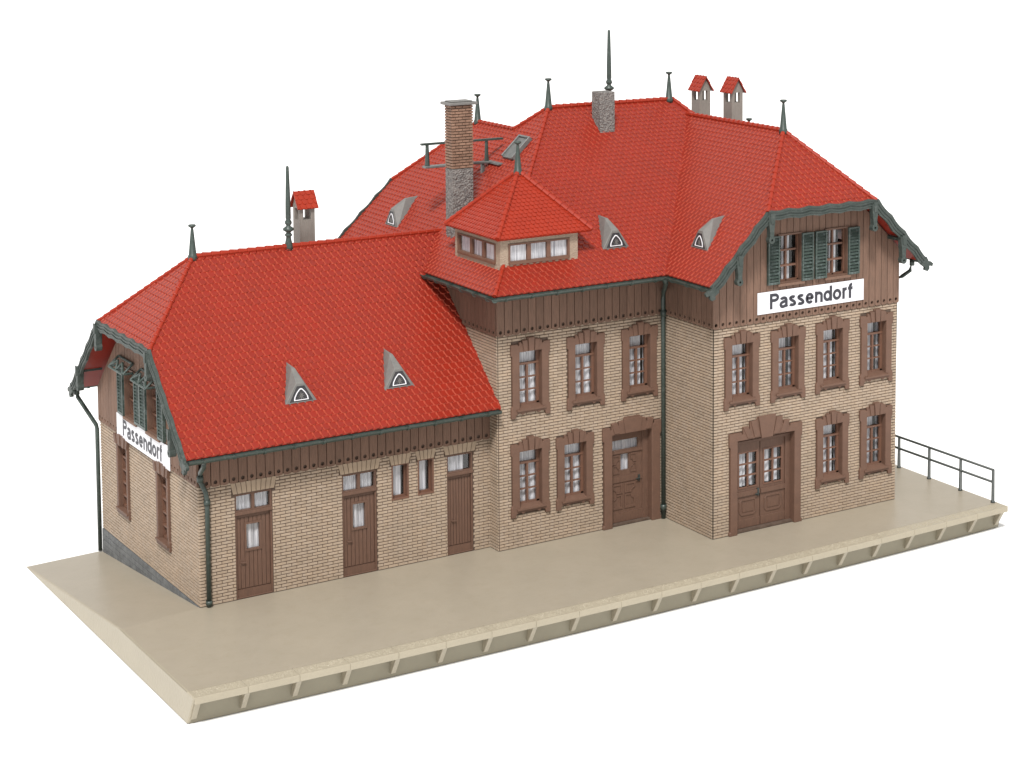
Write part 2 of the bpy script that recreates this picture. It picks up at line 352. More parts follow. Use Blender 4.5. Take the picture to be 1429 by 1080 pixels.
# annex gable windows: tall, plain brick arch on top
for (a, b_, c, d) in GA:
    R = T((0, D, 0)) @ LEFT; w = b_-a
    mb = MB(); o = (a+.2, b_-.14, c+.2, d-.02)
    mb.prism([(a,c),(b_,c),(b_,c+.3),(b_-.04,c+.34),(b_-.04,d+.1),(a+.04,d+.1),(a+.04,c+.34),(a,c+.3)], [rect(*o)], 0, .1)
    for (q, r_, s_, t_) in ((o[0]-.06,o[0]+.004,o[2],o[3]), (o[1]-.004,o[1]+.06,o[2],o[3]), (o[0]-.055,o[1]+.055,o[2]-.06,o[2]+.004), (o[0]-.055,o[1]+.055,o[3]-.004,o[3]+.06)):
        mb.wb(q, r_, s_, t_, -.26, .08)
    wo = part(mb.mesh('window', 'surround'), 'window', B, R, .012)
    mb = MB(); n = 6
    for i in range(n):
        x0 = a + .02 + (w-.04)*i/n; x1 = a + .02 + (w-.04)*(i+1)/n - .02; sp = (i - (n-1)/2)*.035
        mb.prism([(x0, d-.02), (x1, d-.02), (x1+sp, d+.36 - abs(sp)), (x0+sp, d+.36-abs(sp))], None, .02, .125 if i % 2 else .15)
    mb.obj('flat_arch', 'surround', wo)
    mb = MB(); A, B_, C, D_ = o; t = .06; w0, w1 = -.16, -.04
    mb.wb(A, A+t, C, D_, w0, w1); mb.wb(B_-t, B_, C, D_, w0, w1); mb.wb(A, B_, C, C+.09, w0, w1); mb.wb(A, B_, D_-t, D_, w0, w1)
    mb.wb((A+B_)/2-.04, (A+B_)/2+.04, C, D_, w0, w1)
    for i in range(1, 5): z = C + (D_-C)*i/5; mb.wb(A, B_, z-.03, z+.03, w0, w1+.01)
    mb.obj('glazing_bars', 'sash', wo)
    mb = MB(); mb.pane(A, B_, C, D_, -.125); mb.obj('pane', 'glass', wo)
    part(curtain_mesh('curtain', A, B_, C, D_, -.24), 'curtain', wo)
    mb = MB(); mb.wb(a+.05, b_-.02, c+.14, c+.21, .02, .16); mb.obj('sill', 'surround', wo)

# gable windows with louvred shutters
def shutter_mesh(w, h):
    mb = MB(); t = .055
    mb.wb(0, t, 0, h, 0, .1); mb.wb(w-t, w, 0, h, 0, .1); mb.wb(t, w-t, 0, t+.03, 0, .1); mb.wb(t, w-t, h-t, h, 0, .1)
    mb.wb(t, w-t, t, h-t, 0, .03); n = 13
    for i in range(n):
        z = t + .04 + (h-2*t-.05)*i/n; s = (h-2*t-.05)/n
        mb.add([(t,-.10,z+s*.15),(w-t,-.10,z+s*.15),(w-t,-.045,z+s*.85),(t,-.045,z+s*.85),(t,-.031,z+s*.15),(w-t,-.031,z+s*.15)], [(0,1,2,3),(1,0,4,5)])
    return mb.mesh('shutter', 'green_clean')
def shuttered(M4, wins, sw, gap_right, canopy=False):
    for (a, b_, c, d) in wins:
        mb = MB(); t = .05
        mb.prism(rect(a-.05, b_+.05, c-.06, d+.06), [rect(a, b_, c, d)], 0, .11)
        for q in ((a-.045,a+.004,c,d),(b_-.004,b_+.045,c,d),(a-.04,b_+.04,c-.055,c+.004),(a-.04,b_+.04,d-.004,d+.055)): mb.wb(*q, -.22, .1)
        wo = part(mb.mesh('window', 'door'), 'window', B, M4, .008)
        mb = MB(); mb.wb(a-.06, b_+.12, c-.13, c-.04, .02, .17); mb.obj('sill', 'wood', wo, bevel=.01)
        mb = MB(); w0, w1 = -.17, -.07; cx = (a+b_)/2 - .05
        mb.wb(a, a+t, c, d, w0, w1); mb.wb(b_-t, b_, c, d, w0, w1); mb.wb(a, b_, c, c+t, w0, w1); mb.wb(a, b_, d-t, d, w0, w1)
        mb.wb(cx-.03, cx+.03, c, d, w0, w1)
        for i in (1, 2): z = c + (d-c)*i/3; mb.wb(a, b_-.1, z-.03, z+.03, w0, w1+.02)
        mb.obj('glazing_bars', 'sash', wo)
        mb = MB(); mb.pane(a, b_, c, d, -.135); mb.obj('pane', 'glass', wo)
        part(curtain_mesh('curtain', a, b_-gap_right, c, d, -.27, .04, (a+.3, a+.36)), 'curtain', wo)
        me = shutter_mesh(sw, d-c+.04)
        part(me, 'shutter', wo, T((a-sw-.01, -.08, c-.03)))
        part(me, 'shutter', wo, T((b_+.01, -.08, c-.03)))
        if canopy:
            mb = MB(); x0, x1 = a-.45, b_-.15; z0 = d + .02
            for (p, q) in (((x0,-.12,z0+.3),(x0,-.45,z0)), ((x1,-.12,z0+.3),(x1,-.45,z0)), ((x0,-.45,z0),(x1,-.45,z0)), ((x0,-.12,z0),(x0,-.45,z0)), ((x1,-.12,z0),(x1,-.45,z0)),
                           ((x0,-.45,z0),((x0+x1)/2-.2,-.3,z0+.27)), (((x0+x1)/2-.2,-.3,z0+.27),((x0+x1)/2,-.45,z0)), (((x0+x1)/2,-.45,z0),((x0+x1)/2+.25,-.3,z0+.27)), (((x0+x1)/2+.25,-.3,z0+.27),(x1,-.45,z0)), ((x0,-.12,z0+.3),(x1,-.12,z0+.3))):
                mb.tube([p, q], .04, 6)
            mb.obj('window_canopy', 'green_clean', wo)
shuttered(T((0,YW,0)), WGW, .48, .26)
shuttered(T((0,D,0)) @ LEFT, WGA, .54, .1, True)

# small slot windows on annex front
for (a, b_, c, d) in ah[3:]:
    mb = MB(); mb.prism(rect(a-.045, b_+.045, c-.05, d+.03), [rect(a, b_, c, d)], 0, .045)
    for q in ((a-.04,a+.004,c,d),(b_-.004,b_+.04,c,d),(a-.035,b_+.035,c-.045,c+.004),(a-.035,b_+.035,d-.004,d+.025)): mb.wb(*q, -.2, .03)
    wo = part(mb.mesh('window', 'sash'), 'window', B, T((0,0,0)), .006)
    mb = MB(); mb.prism(rect(a, b_, c, d), [rect(a+.05, b_-.05, c+.05, d-.05)], -.19, -.12); mb.obj('glazing_frame', 'sash', wo)
    mb = MB(); mb.pane(a, b_, c, d, -.165); mb.obj('pane', 'glass', wo)
    part(curtain_mesh('curtain', a, b_-.12, c, d, -.25, .02), 'curtain', wo)
# flat brick arches over every annex opening
for (a, b_, c, d) in ah:
    mb = MB(); w = b_-a; n = max(5, round(w/.13)); n += (n+1) % 2
    for i in range(n):
        f0, f1 = i/n, (i+1)/n
        x0, x1 = a-.06+(w+.12)*f0, a-.06+(w+.12)*f1; X0, X1 = a-.14+(w+.28)*f0, a-.14+(w+.28)*f1
        mb.prism([(x0+.009, d+.03), (x1-.009, d+.03), (X1-.009, 3.66), (X0+.009, 3.66)], None, .0, .036)
    mb.obj('flat_arch', 'lintel', B)

# annex doors
def annex_door(a, b_, top, two, light):
    ts = 2.62; fr_w = .06
    mb = MB()
    mb.prism(rect(a, b_, 0, top), [rect(a+fr_w, b_-fr_w, .04, ts), rect(a+fr_w, b_-fr_w, ts+.13, top-fr_w)], -.16, -.02)
    if two: c = (a+b_)/2; mb.wb(c-.05, c+.05, ts+.13, top-fr_w, -.15, -.03)
    mb.wb(a, b_, ts+.0, ts+.10, -.02, .02)
    do = part(mb.mesh('door', 'door'), 'door', B, T((0,0,0)), .008)
    mb = MB(); A, B_ = a+fr_w, b_-fr_w; n = 8; pw = (B_-A)/n
    lz = (1.5, 2.28) if light else None; lx = (A+.32, A+.74) if light else None
    mb.wb(A, B_, .04, ts, -.17, -.12)
    if light:
        mb = MB(); mb.prism(rect(A, B_, .04, ts), [rect(*lx, *lz)], -.17, -.12)
    for i in range(n):
        x0, x1 = A+i*pw+.008, A+(i+1)*pw-.008
        if light and x1 > lx[0] and x0 < lx[1]:
            mb.wb(x0, x1, .3, lz[0]-.06, -.12, -.09); mb.wb(x0, x1, lz[1]+.06, ts-.12, -.12, -.09)
        else: mb.wb(x0, x1, .3, ts-.12, -.12, -.09)
    mb.wb(A, B_, .04, .27, -.12, -.06); mb.wb(A, B_, ts-.11, ts, -.12, -.08)
    if light: mb.prism(rect(lx[0]-.06, lx[1]+.06, lz[0]-.06, lz[1]+.06), [rect(*lx, *lz)], -.12, -.06)
    lf = mb.obj('door_leaf', 'door', do)
    mb = MB(); mb.tube([(A+.13,.1,1.12),(A+.13,.03,1.12),(A+.13,.03,1.12),(A+.28,.03,1.11)], .018, 6); mb.wb(A+.10, A+.16, 1.02, 1.2, -.10, -.08)
    mb.obj('handle', 'door', do)
    mb = MB(); mb.wb(a+fr_w, b_-fr_w, ts+.13, top-fr_w, -.13, -.125)
    if light: mb.wb(*lx, *lz, -.15, -.145)
    mb.obj('pane', 'glass', do)
    if light: me = MB(); me = curtain_mesh('curtain', A, B_, 1.4, top, -.24, .03)
    else: me = curtain_mesh('curtain', A, B_-.18, 2.4, top, -.22, .04)
    part(me, 'curtain', do)
annex_door(1.11, 2.30, 3.28, True, True)
annex_door(4.58, 5.75, 3.30, True, True)
annex_door(8.20, 9.14, 3.33, False, False)

# grand doors with stone surround
def crown_outline(w, h, steps, jog=.05):
    left = [(0,0),(.3,0)]
    rt = [(w,0),(w,.1),(w-jog,.14),(w-jog,h-.5),(w,h-.44),(w,h)] + steps
    return [(0,0)] + [(p) for p in []] + rt + [(w-x, y) for x, y in reversed(rt)][:-1]
def portal(x, y, w, h, op, steps, wedges):
    mb = MB()
    rt = [(w,0),(w,.1),(w-.05,.14),(w-.05,h-.5),(w,h-.44),(w,h)] + steps
    inner = [(op[1],0),(op[1],op[2]),(op[0],op[2]),(op[0],0)]
    out = rt + [(w-a, b_) for a, b_ in reversed(rt)]
    poly = [p for p in out] + [(op[0],0),(op[0],op[2]),(op[1],op[2]),(op[1],0)]
    mb.prism(poly, None, 0, .12)
    for q in ((op[0]-.06,op[0]+.004,.004,op[2]), (op[1]-.004,op[1]+.06,.004,op[2]), (op[0]-.055,op[1]+.055,op[2]-.004,op[2]+.06)): mb.wb(*q, -.34, .11)
    do = part(mb.mesh('door', 'surround'), 'door', B, T((x, y, 0)), .012)
    mb = MB()
    for pol, t in wedges: mb.prism(pol, None, .11, t)
    mb.obj('keystone', 'surround', do, bevel=.01)
    return do
# wing double door
w = 3.02; op = (.33, 2.70, 3.22)
steps = [(w-.50,3.5),(w-.51,3.42),(w-.55,3.42),(w-.56,3.66),(w-.78,3.66),(w-.79,3.55),(w-.83,3.55),(w-.84,3.80),(w/2+.38,3.82),(w/2+.34,3.92)]
wed = []
for s in (-1, 1):
    c = w/2
    for (b0, b1, t0, t1, zt, th) in ((.27,.50,.42,.66,3.84,.15),(.56,.78,.76,.98,3.68,.14)):
        pol = [(c+s*b0,3.26),(c+s*b1,3.26),(c+s*t1,zt),(c+s*t0,zt)]
        wed.append((pol if s > 0 else list(reversed(pol)), th))
wed.append(([(w/2-.23,3.2),(w/2+.23,3.2),(w/2+.36,3.96),(w/2-.36,3.96)], .18))
do = portal(16.78, YW, w, 3.5, op, steps, wed)
mb = MB(); mb.prism([(op[0],0),(op[0]+.12,0),(op[0]+.12,3.0),(op[1]-.2,3.0),(op[1]-.2,0),(op[1],0),(op[1],op[2]),(op[0],op[2])], None, -.30, -.16)
mb.wb(op[0], op[1], 3.05, 3.12, -.16, -.12); mb.obj('door_frame', 'door', do, bevel=.01)
A, E_ = op[0]+.12, op[1]-.2; mid = (A+E_)/2
for (a, b_) in ((A, mid-.015), (mid+.015, E_)):
    mb = MB(); gx0, gx1 = a+.14, b_-.12; gz0, gz1 = 1.48, 2.68
    mb.prism(rect(a, b_, .09, 2.99), [rect(gx0, gx1, gz0, gz1)], -.29, -.22)
    mb.wb(a, b_, 1.18, 1.34, -.22, -.17); mb.wb(a, b_, .09, .38, -.22, -.19)
    x0, x1, z0, z1 = a+.16, b_-.14, .50, 1.08; q = .1
    oc = [(x0+q,z0),(x1-q,z0),(x1,z0+q),(x1,z1-q),(x1-q,z1),(x0+q,z1),(x0,z1-q),(x0,z0+q)]
    s = .07; ic = [(x0+q,z0+s),(x1-q,z0+s),(x1-s,z0+q),(x1-s,z1-q),(x1-q,z1-s),(x0+q,z1-s),(x0+s,z1-q),(x0+s,z0+q)]
    mb.prism(oc, [ic], -.22, -.195); mb.prism([(x0+q+.04,z0+.13),(x1-q-.04,z0+.13),(x1-.13,z0+.18),(x1-.13,z1-.18),(x1-q-.04,z1-.13),(x0+q+.04,z1-.13),(x0+.13,z1-.18),(x0+.13,z0+.18)], None, -.22, -.2)
    lf = part(mb.mesh('door_leaf', 'door'), 'door_leaf', do, None, .006)
    mb = MB(); cx = (gx0+gx1)/2; mb.wb(cx-.03, cx+.03, gz0, gz1, -.28, -.2)
    for i in (1, 2): z = gz0+(gz1-gz0)*i/3; mb.wb(gx0, gx1, z-.025, z+.025, -.27, -.21)
    mb.prism(rect(gx0-.03, gx1+.03, gz0-.03, gz1+.03), [rect(gx0+.02, gx1-.02, gz0+.02, gz1-.02)], -.23, -.2)
    mb.obj('glazing_bars', 'sash', do)
    mb = MB(); mb.pane(gx0, gx1, gz0, gz1, -.255); mb.obj('pane', 'glass', do)
    part(curtain_mesh('curtain', gx0-.05, gx1-.1, gz0, gz1, -.38, .045, (cx-.02, cx+.04)), 'curtain', do)
mb = MB(); mb.tube([(mid-.1,.22,1.22),(mid-.1,.12,1.22),(mid-.26,.12,1.2)], .02, 6); mb.wb(mid-.14, mid-.06, 1.12, 1.38, -.22, -.16); mb.obj('handle', 'metal', do)
mb = MB(); mb.wb(op[0], op[1], .0, .08, -.33, -.02); mb.obj('threshold', 'mortar', do)
# tower door
w = 2.32; op = (.36, 1.94, 3.22)
steps = [(w-.28,3.5),(w-.29,3.40),(w-.33,3.40),(w-.34,3.62),(w-.56,3.64),(w-.57,3.52),(w-.61,3.52),(w-.62,3.66),(w/2+.34,3.68),(w/2+.30,3.78)]
wed = []
for s in (-1, 1):
    c = w/2; pol = [(c+s*.52,3.26),(c+s*.72,3.26),(c+s*.84,3.62),(c+s*.6,3.62)]
    wed.append((pol if s > 0 else list(reversed(pol)), .145))
wed.append(([(w/2-.30,3.24),(w/2+.30,3.24),(w/2+.38,3.74),(w/2-.38,3.74)], .16))
do = portal(13.68, YT, w, 3.5, op, steps, wed)
mb = MB(); mb.prism([(op[0],0),(op[0]+.05,0),(op[0]+.05,3.1),(op[1]-.22,3.1),(op[1]-.22,0),(op[1],0),(op[1],op[2]),(op[0],op[2])], None, -.30, -.15)
mb.obj('door_frame', 'door', do, bevel=.01)
a, b_ = op[0]+.05, op[1]-.22
mb = MB(); mb.prism(rect(a, b_, .08, 3.09), [rect(a+.13, b_-.16, 2.58, 2.92), rect(a+.46, a+.78, 1.86, 2.42)], -.28, -.20)
mb.wb(a, b_, 1.46, 1.66, -.20, -.17); mb.wb(a, b_, .08, .4, -.2, -.17); mb.wb(a+.02, b_-.02, 2.47, 2.54, -.2, -.15)
def curl(x0, x1, z0, z1, flip):
    c = []; n = 8
    for i in range(n+1):
        t = i/n; c.append((x0 + (x1-x0)*(.5 - .5*math.cos(PI*t)) * (1 if not flip else 1), z0 + (z1-z0)*t))
    return c
def panel(x0, x1, z0, z1, cut):
    # panel with a scooped corner, raised rim
    q = min(x1-x0, z1-z0)*.45; pts = [(x0,z0),(x1,z0),(x1,z1),(x0,z1)]; out = []
    for i, (px, pz) in enumerate(pts):
        if i == cut:
            cx, cz = px, pz; n = 5
            sx = 1 if px == x0 else -1; sz = 1 if pz == z0 else -1
            arc = [(cx + sx*q*math.cos(PI/2*k/n), cz + sz*q*math.sin(PI/2*k/n)) for k in range(n+1)]
            if (i % 2 == 0): arc = list(reversed(arc))
            out += arc
        else: out.append((px, pz))
    return out
for (x0, x1, z0, z1, cut) in ((.12,.52,.52,1.02,3),(.60,1.03,.52,1.02,2),(.12,.52,1.06,1.4,0),(.60,1.03,1.06,1.4,1),(.12,.4,1.76,2.05,2),(.12,.4,2.1,2.42,1),(.84,1.08,1.76,2.05,3),(.84,1.08,2.1,2.42,0)):
    o_ = panel(a+x0, a+x1, z0, z1, cut); cxm = sum(p[0] for p in o_)/len(o_); czm = sum(p[1] for p in o_)/len(o_)
    i_ = [(cxm+(px-cxm)*.72, czm+(pz-czm)*.72) for px, pz in o_]
    mb.prism(o_, [i_], -.2, -.172)
part(mb.mesh('door_leaf', 'door'), 'door_leaf', do, None, .006)
mb = MB(); mb.pane(a+.1, b_-.1, 2.55, 2.95, -.185); mb.pane(a+.4, a+.8, 1.8, 2.45, -.185); mb.obj('pane', 'glass', do)
part(curtain_mesh('curtain', a+.1, b_-.1, 1.8, 2.95, -.33, .03), 'curtain', do)
mb = MB(); mb.tube([(b_-.14,.2,1.52),(b_-.14,.1,1.52),(b_-.3,.1,1.5)], .02, 6); mb.wb(b_-.18, b_-.1, 1.4, 1.62, -.2, -.15); mb.obj('handle', 'metal', do)
mb = MB(); mb.wb(op[0], op[1], .0, .07, -.33, -.02); mb.obj('threshold', 'mortar', do)

# ------------------------------------------------------------------ roofs
def clip(poly, conv):
    out = poly
    n = len(conv)
    for i in range(n):
        ax, ay = conv[i]; bx, by = conv[(i+1) % n]
        inp = out; out = []
        if not inp: return []
        side = lambda p: (bx-ax)*(p[1]-ay) - (by-ay)*(p[0]-ax)
        for j in range(len(inp)):
            p, q = inp[j], inp[(j+1) % len(inp)]; sp, sq = side(p), side(q)
            if sp >= 0: out.append(p)
            if (sp > 0 and sq < 0) or (sp < 0 and sq > 0):
                t = sp/(sp-sq); out.append((p[0]+(q[0]-p[0])*t, p[1]+(q[1]-p[1])*t))
    return out
def tiled(mb, O, U, pts, tw=.245, th=.25, thick=.10, lift=.044, tick=.015):
    """pts: coplanar convex 3D polygon; O on the eave line; U along the eave. Adds deck and beaver-tail tiles."""
    O = Vector(O); U = Vector(U).normalized(); P = [Vector(p) for p in pts]
    n = Vector((0,0,0))
    for i in range(len(P)): n += (P[i]-P[0]).cross(P[(i+1) % len(P)]-P[0])
    n.normalize()
    if n.z < 0: n = -n
    V = n.cross(U).normalized()
    if V.z < 0: V = -V
    to2 = lambda p: ((p-O).dot(U), (p-O).dot(V))
    poly = [to2(p) for p in P]
    ar = sum(poly[i][0]*poly[(i+1) % len(poly)][1]-poly[(i+1) % len(poly)][0]*poly[i][1] for i in range(len(poly)))
    if ar < 0: poly = poly[::-1]
    f3 = lambda u, v, w: tuple(O + U*u + V*v + n*w)
    if U.cross(V).dot(n) < 0: flip = True
    else: flip = False
    # deck
    m_ = len(poly)
    vs = [f3(u, v, 0) for u, v in poly] + [f3(u, v, -thick) for u, v in poly]
    fs = [tuple(range(m_)), tuple(reversed(range(m_, 2*m_)))] + [(i, m_+i, m_+(i+1) % m_, (i+1) % m_) for i in range(m_)]
    if flip: fs = [tuple(reversed(f)) for f in fs]
    mb.add(vs, fs, 0)
    umin, umax = min(p[0] for p in poly), max(p[0] for p in poly); vmax = max(p[1] for p in poly); vmin = min(p[1] for p in poly)
    g = .013; hw = tw/2 - g; Lh = th*1.16
    prof = [(-hw, .52*th), (-hw*.93, .27*th), (-hw*.70, .10*th), (-hw*.36, .02*th), (0, 0), (hw*.36, .02*th), (hw*.70, .10*th), (hw*.93, .27*th), (hw, .52*th)]
    r = math.floor(vmin/th)
    while r*th < vmax:
        off = tw/2 if r % 2 else 0
        k = math.floor((umin-off)/tw) - 1
        while k*tw + off < umax + tw:
            cu = k*tw + off; cv = r*th
            jw = random.uniform(-.003, .003)
            tile = [(cu+a_, cv+b_) for a_, b_ in prof] + [(cu+hw, cv+Lh), (cu-hw, cv+Lh)]
            if cv < vmin + .01: tile = [(u, max(v, vmin)) for u, v in tile]
            c = clip(tile, poly)
            if len(c) >= 3:
                wf = lambda v: .008 + lift*(1-(v-cv)/Lh) + jw
                m_ = len(c)
                mu = sum(p[0] for p in c)/m_; mv = sum(p[1] for p in c)/m_
                bv = .13
                vs = [f3(u-(u-mu)*bv, v-(v-mv)*bv*.7, wf(v)) for u, v in c] + [f3(u, v, -0.004) for u, v in c]
                fs = [tuple(range(m_))] + [(i, m_+i, m_+(i+1) % m_, (i+1) % m_) for i in range(m_)]
                if flip: fs = [tuple(reversed(f)) for f in fs]
                mb.add(vs, fs[:1], 0); b0 = len(mb.v) - len(vs)
                mb.f += [tuple(b0+i for i in f) for f in fs[1:]]; mb.mi += [1 if tick else 0]*(len(fs)-1)  # tile rims take the lighter red as a painted edge highlight
            if tick:
                # added rib between neighbouring tiles, its lighter red a painted glint
                q = [(cu+tw/2-tick, cv+.50*th), (cu+tw/2+tick, cv+.50*th), (cu+tw/2+tick, cv+1.02*th), (cu+tw/2-tick, cv+1.02*th)]
                c = clip(q, poly)
                if len(c) == 4:
                    vs = [f3(u, v, -.002) for u, v in c] + [f3(cu+tw/2, c[0][1]+.01, .046), f3(cu+tw/2, c[2][1], .038)]
                    fs = [(0,1,4),(1,2,5,4),(2,3,5),(3,0,4,5)]
                    if flip: fs = [tuple(reversed(f)) for f in fs]
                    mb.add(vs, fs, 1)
            k += 1
        r += 1
def ridge(mb, p, q, r=.095, seg=.30):
    p, q = Vector(p), Vector(q); L_ = (q-p).length; n = max(2, round(L_/seg)); d = (q-p)/n
    for i in range(n):
        a = p + d*i; b_ = a + d*1.12
        mb.tube([a, a+d*.06, b_], [r*.95, r*1.08, r*.72], 8)

# --- annex roof
ea, za, ka = .8, 4.82, .915
RYA = D/2; RZA = za + ka*(RYA+ea); hx = 1.63; hz = za + ka*(2.16+ea)
mb = MB()
XE = 10.30
tiled(mb, (-.67,-ea,za), (1,0,0), [(-.67,-ea,za),(XT,-ea,za),(XE,RYA,RZA),(hx,RYA,RZA),(-.67,2.16,hz)])
tiled(mb, (-.67,D+ea,za), (1,0,0), [(-.67,D+ea,za),(XT,D+ea,za),(XE,RYA,RZA),(hx,RYA,RZA),(-.67,D-2.16,hz)])
tiled(mb, (-.67,2.16,hz), (0,1,0), [(-.67,2.16,hz),(-.67,D-2.16,hz),(hx,RYA,RZA)], th=.20, tw=.245)
ro = mb.obj('roof', ['red','red_edge_glint'], B); ro['label'] = 'low annex roof of red tiles with half hip'
mb = MB()
u_ = .035
ridge(mb, (hx,RYA,RZA+u_), (XE+.1,RYA,RZA+u_)); ridge(mb, (-.67,2.16,hz+u_), (hx,RYA,RZA+u_), .075); ridge(mb, (-.67,D-2.16,hz+u_), (hx,RYA,RZA+u_), .075)
mb.obj('ridge_tiles', 'red_ridge', ro, smooth=False)
# --- main roof
zF = lambda y: 8.7 + .839*(y+1.63)
zL = lambda x: 8.7 + .952*(x-9.13)
PL_ = (14.57,4.52); RZ = zF(4.52)
xr_w = 20.09; zw = 13.33; ze = 8.71; x0w, x1w = 15.59, 24.59; yg = -4.41; kw = (zw-ze)/(xr_w-x0w)
zWL = lambda x: ze + kw*(x-x0w); zWR = lambda x: ze + kw*(x1w-x)
kR = (RZ-8.71)/(24.59-19.84); zR = lambda x: 8.71 + kR*(24.59-x)
zBk = lambda y: RZ - .839*(y-4.52)
jy = 4.52 + (RZ - zL(13.7))/.839; zr2 = zL(13.7)
mb = MB(); kk = dict(tw=.24, th=.19, lift=.038, tick=.008)
tiled(mb, (9.13,-1.63,8.7), (1,0,0), [(9.13,-1.63,8.7),(16.4,-1.63,8.7),(21.0,zF and 3.3,zF(3.3)),(20.6,3.6,zF(3.6)),(19.84,4.52,RZ),(14.57,4.52,RZ)], **kk)
tiled(mb, (9.13,-1.63,8.7), (0,1,0), [(9.13,-1.63,8.7),(14.57,4.52,RZ),(13.7,jy,zr2),(9.13,jy,8.7)], **kk)
yrv = 10.6; cxl = 11.35
tiled(mb, (9.13,-1.63,8.7), (0,1,0), [(9.13,jy,8.7),(13.7,jy,zr2),(13.7,8.27,zr2),(cxl,yrv,zL(cxl)),(9.13,yrv,8.7)], **kk)
cxr = 27.4-cxl
tiled(mb, (18.27,yrv,8.7), (0,1,0), [(18.27,jy,8.7),(13.7,jy,zr2),(13.7,8.27,zr2),(cxr,yrv,zL(cxl)),(18.27,yrv,8.7)], **kk)
tiled(mb, (cxl,yrv,zL(cxl)), (1,0,0), [(cxl,yrv,zL(cxl)),(cxr,yrv,zL(cxl)),(13.7,8.27,zr2)], **kk)
yb = 10.4
xq = 24.59 - (zBk(yb)-8.71)/kR
tiled(mb, (0,yb,zBk(yb)), (1,0,0), [(14.57,4.52,RZ),(19.84,4.52,RZ),(xq,yb,zBk(yb)),(13.8,yb,zBk(yb)),(13.8,5.37,zBk(5.37))], **kk)
yfR = (zR(20.3)-8.7)/.839-1.63
tiled(mb, (24.59,0,8.71), (0,1,0), [(19.84,4.52,RZ),(xq,yb,zBk(yb)),(24.59,yb,8.71),(24.59,2.9,8.71),(20.35,3.86,zR(20.35))], **kk)
ro = mb.obj('roof', ['red','red_edge_glint'], B); ro['label'] = 'tall main hipped roof of small red tiles'
mbr = MB()
ridge(mbr, (14.57,4.52,RZ+.03), (19.84,4.52,RZ+.03)); ridge(mbr, (9.13,-1.63,8.73), (14.57,4.52,RZ+.03), .08); ridge(mbr, (13.7,jy,zr2+.03), (14.57,4.52,RZ+.03), .075)
ridge(mbr, (13.7,jy,zr2+.03), (13.7,8.27,zr2+.03), .08); ridge(mbr, (cxl,yrv,zL(cxl)+.03), (13.7,8.27,zr2+.03), .075); ridge(mbr, (cxr,yrv,zL(cxl)+.03), (13.7,8.27,zr2+.03), .075)
ridge(mbr, (20.35,3.86,zR(20.35)+.02), (19.84,4.52,RZ+.03), .075); ridge(mbr, (xq,yb,zBk(yb)), (19.84,4.52,RZ+.03), .075)
mbr.obj('ridge_tiles', 'red_ridge', ro)
# --- wing roof
hxl, hxr = 17.8, 22.38; zh = zWL(hxl)
mb = MB()
tiled(mb, (x0w,yg,ze), (0,1,0), [(x0w,yg,ze),(x0w,-.9,ze),(xr_w,4.3,zw),(xr_w,-2.1,zw),(hxl,yg,zh)], **kk)
tiled(mb, (x1w,yg,ze), (0,1,0), [(x1w,yg,ze),(x1w,2.9,ze),(xr_w,4.0,zw),(xr_w,-2.1,zw),(hxr,yg,zh)], **kk)
tiled(mb, (hxl,yg,zh), (1,0,0), [(hxl,yg,zh),(hxr,yg,zh),(xr_w,-2.1,zw)], tw=.26, th=.20)
ro = mb.obj('roof', ['red','red_edge_glint'], B); ro['label'] = 'half hipped wing roof above the large station sign'
mbr = MB(); ridge(mbr, (xr_w,-2.1,zw+.03), (xr_w,4.1,zw+.03)); ridge(mbr, (hxl,yg,zh+.03), (xr_w,-2.1,zw+.03), .085); ridge(mbr, (hxr,yg,zh+.03), (xr_w,-2.1,zw+.03), .085)
mbr.obj('ridge_tiles', 'red_ridge', ro)
# --- turret on the tower corner
ax, ay, az = 11.34, .85, 12.27; e = (9.58, 13.1, -1.0, 2.7); ez = 10.40
tx0, tx1, ty0, ty1 = 9.80, 12.68, -.76, 2.42
mb = MB()
fwin = (10.13, 12.33, 9.56, 10.16)
mb.T = T((0,ty0,0)); mb.prism([(tx0,9.0),(tx1,9.0),(tx1,10.5),(tx0,10.5)], [rect(*fwin)], -.12, 0)
mb.T = T((tx0,ty1,0)) @ LEFT; L_ = ty1-ty0; lwin = (.25, L_-.32, 9.56, 10.16)
mb.prism([(0,9.0),(L_-.12,9.0),(L_-.12,10.5),(0,10.5)], [rect(*lwin)], -.12, 0)
mb.T = T((tx1,ty0,0)) @ RIGHT; mb.prism([(.12,9.0),(L_,9.0),(L_,10.5),(.12,10.5)], None, -.12, 0)
mb.T = None; mb.box(tx0+.12, tx1-.12, .1, .2, 9.2, 10.5, 1); mb.box(tx0+.7, tx0+.8, ty0+.2, ty1, 9.2, 10.5, 1)  # dark sheets added inside so the turret windows read unlit
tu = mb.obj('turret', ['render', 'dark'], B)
for (M4, wn) in ((T((0,ty0,0)), fwin), (T((tx0,ty1,0)) @ LEFT, lwin)):
    a, b_, c, d = wn
    mb = MB(M4); mb.prism(rect(a-.03, b_+.03, c-.04, d+.03), [rect(a+.03, b_-.03, c+.04, d-.03)], -.10, .035)
    for i in (1, 2): x = a + (b_-a)*i/3; mb.wb(x-.07, x+.07, c+.04, d-.03, -.10, .0)
    mb.wb(a, b_, c-.06, c+.02, .0, .06)
    wo = mb.obj('window', 'sash', tu, bevel=.006)
    mb = MB(M4); mb.pane(a, b_, c, d, -.05); mb.obj('pane', 'glass', tu)
    me = curtain_mesh('curtain', a, b_, c, d, -.112, .008); part(me, 'curtain', tu, M4)
mb = MB(); kt = dict(tw=.175, th=.15, lift=.022, thick=.08, tick=0)
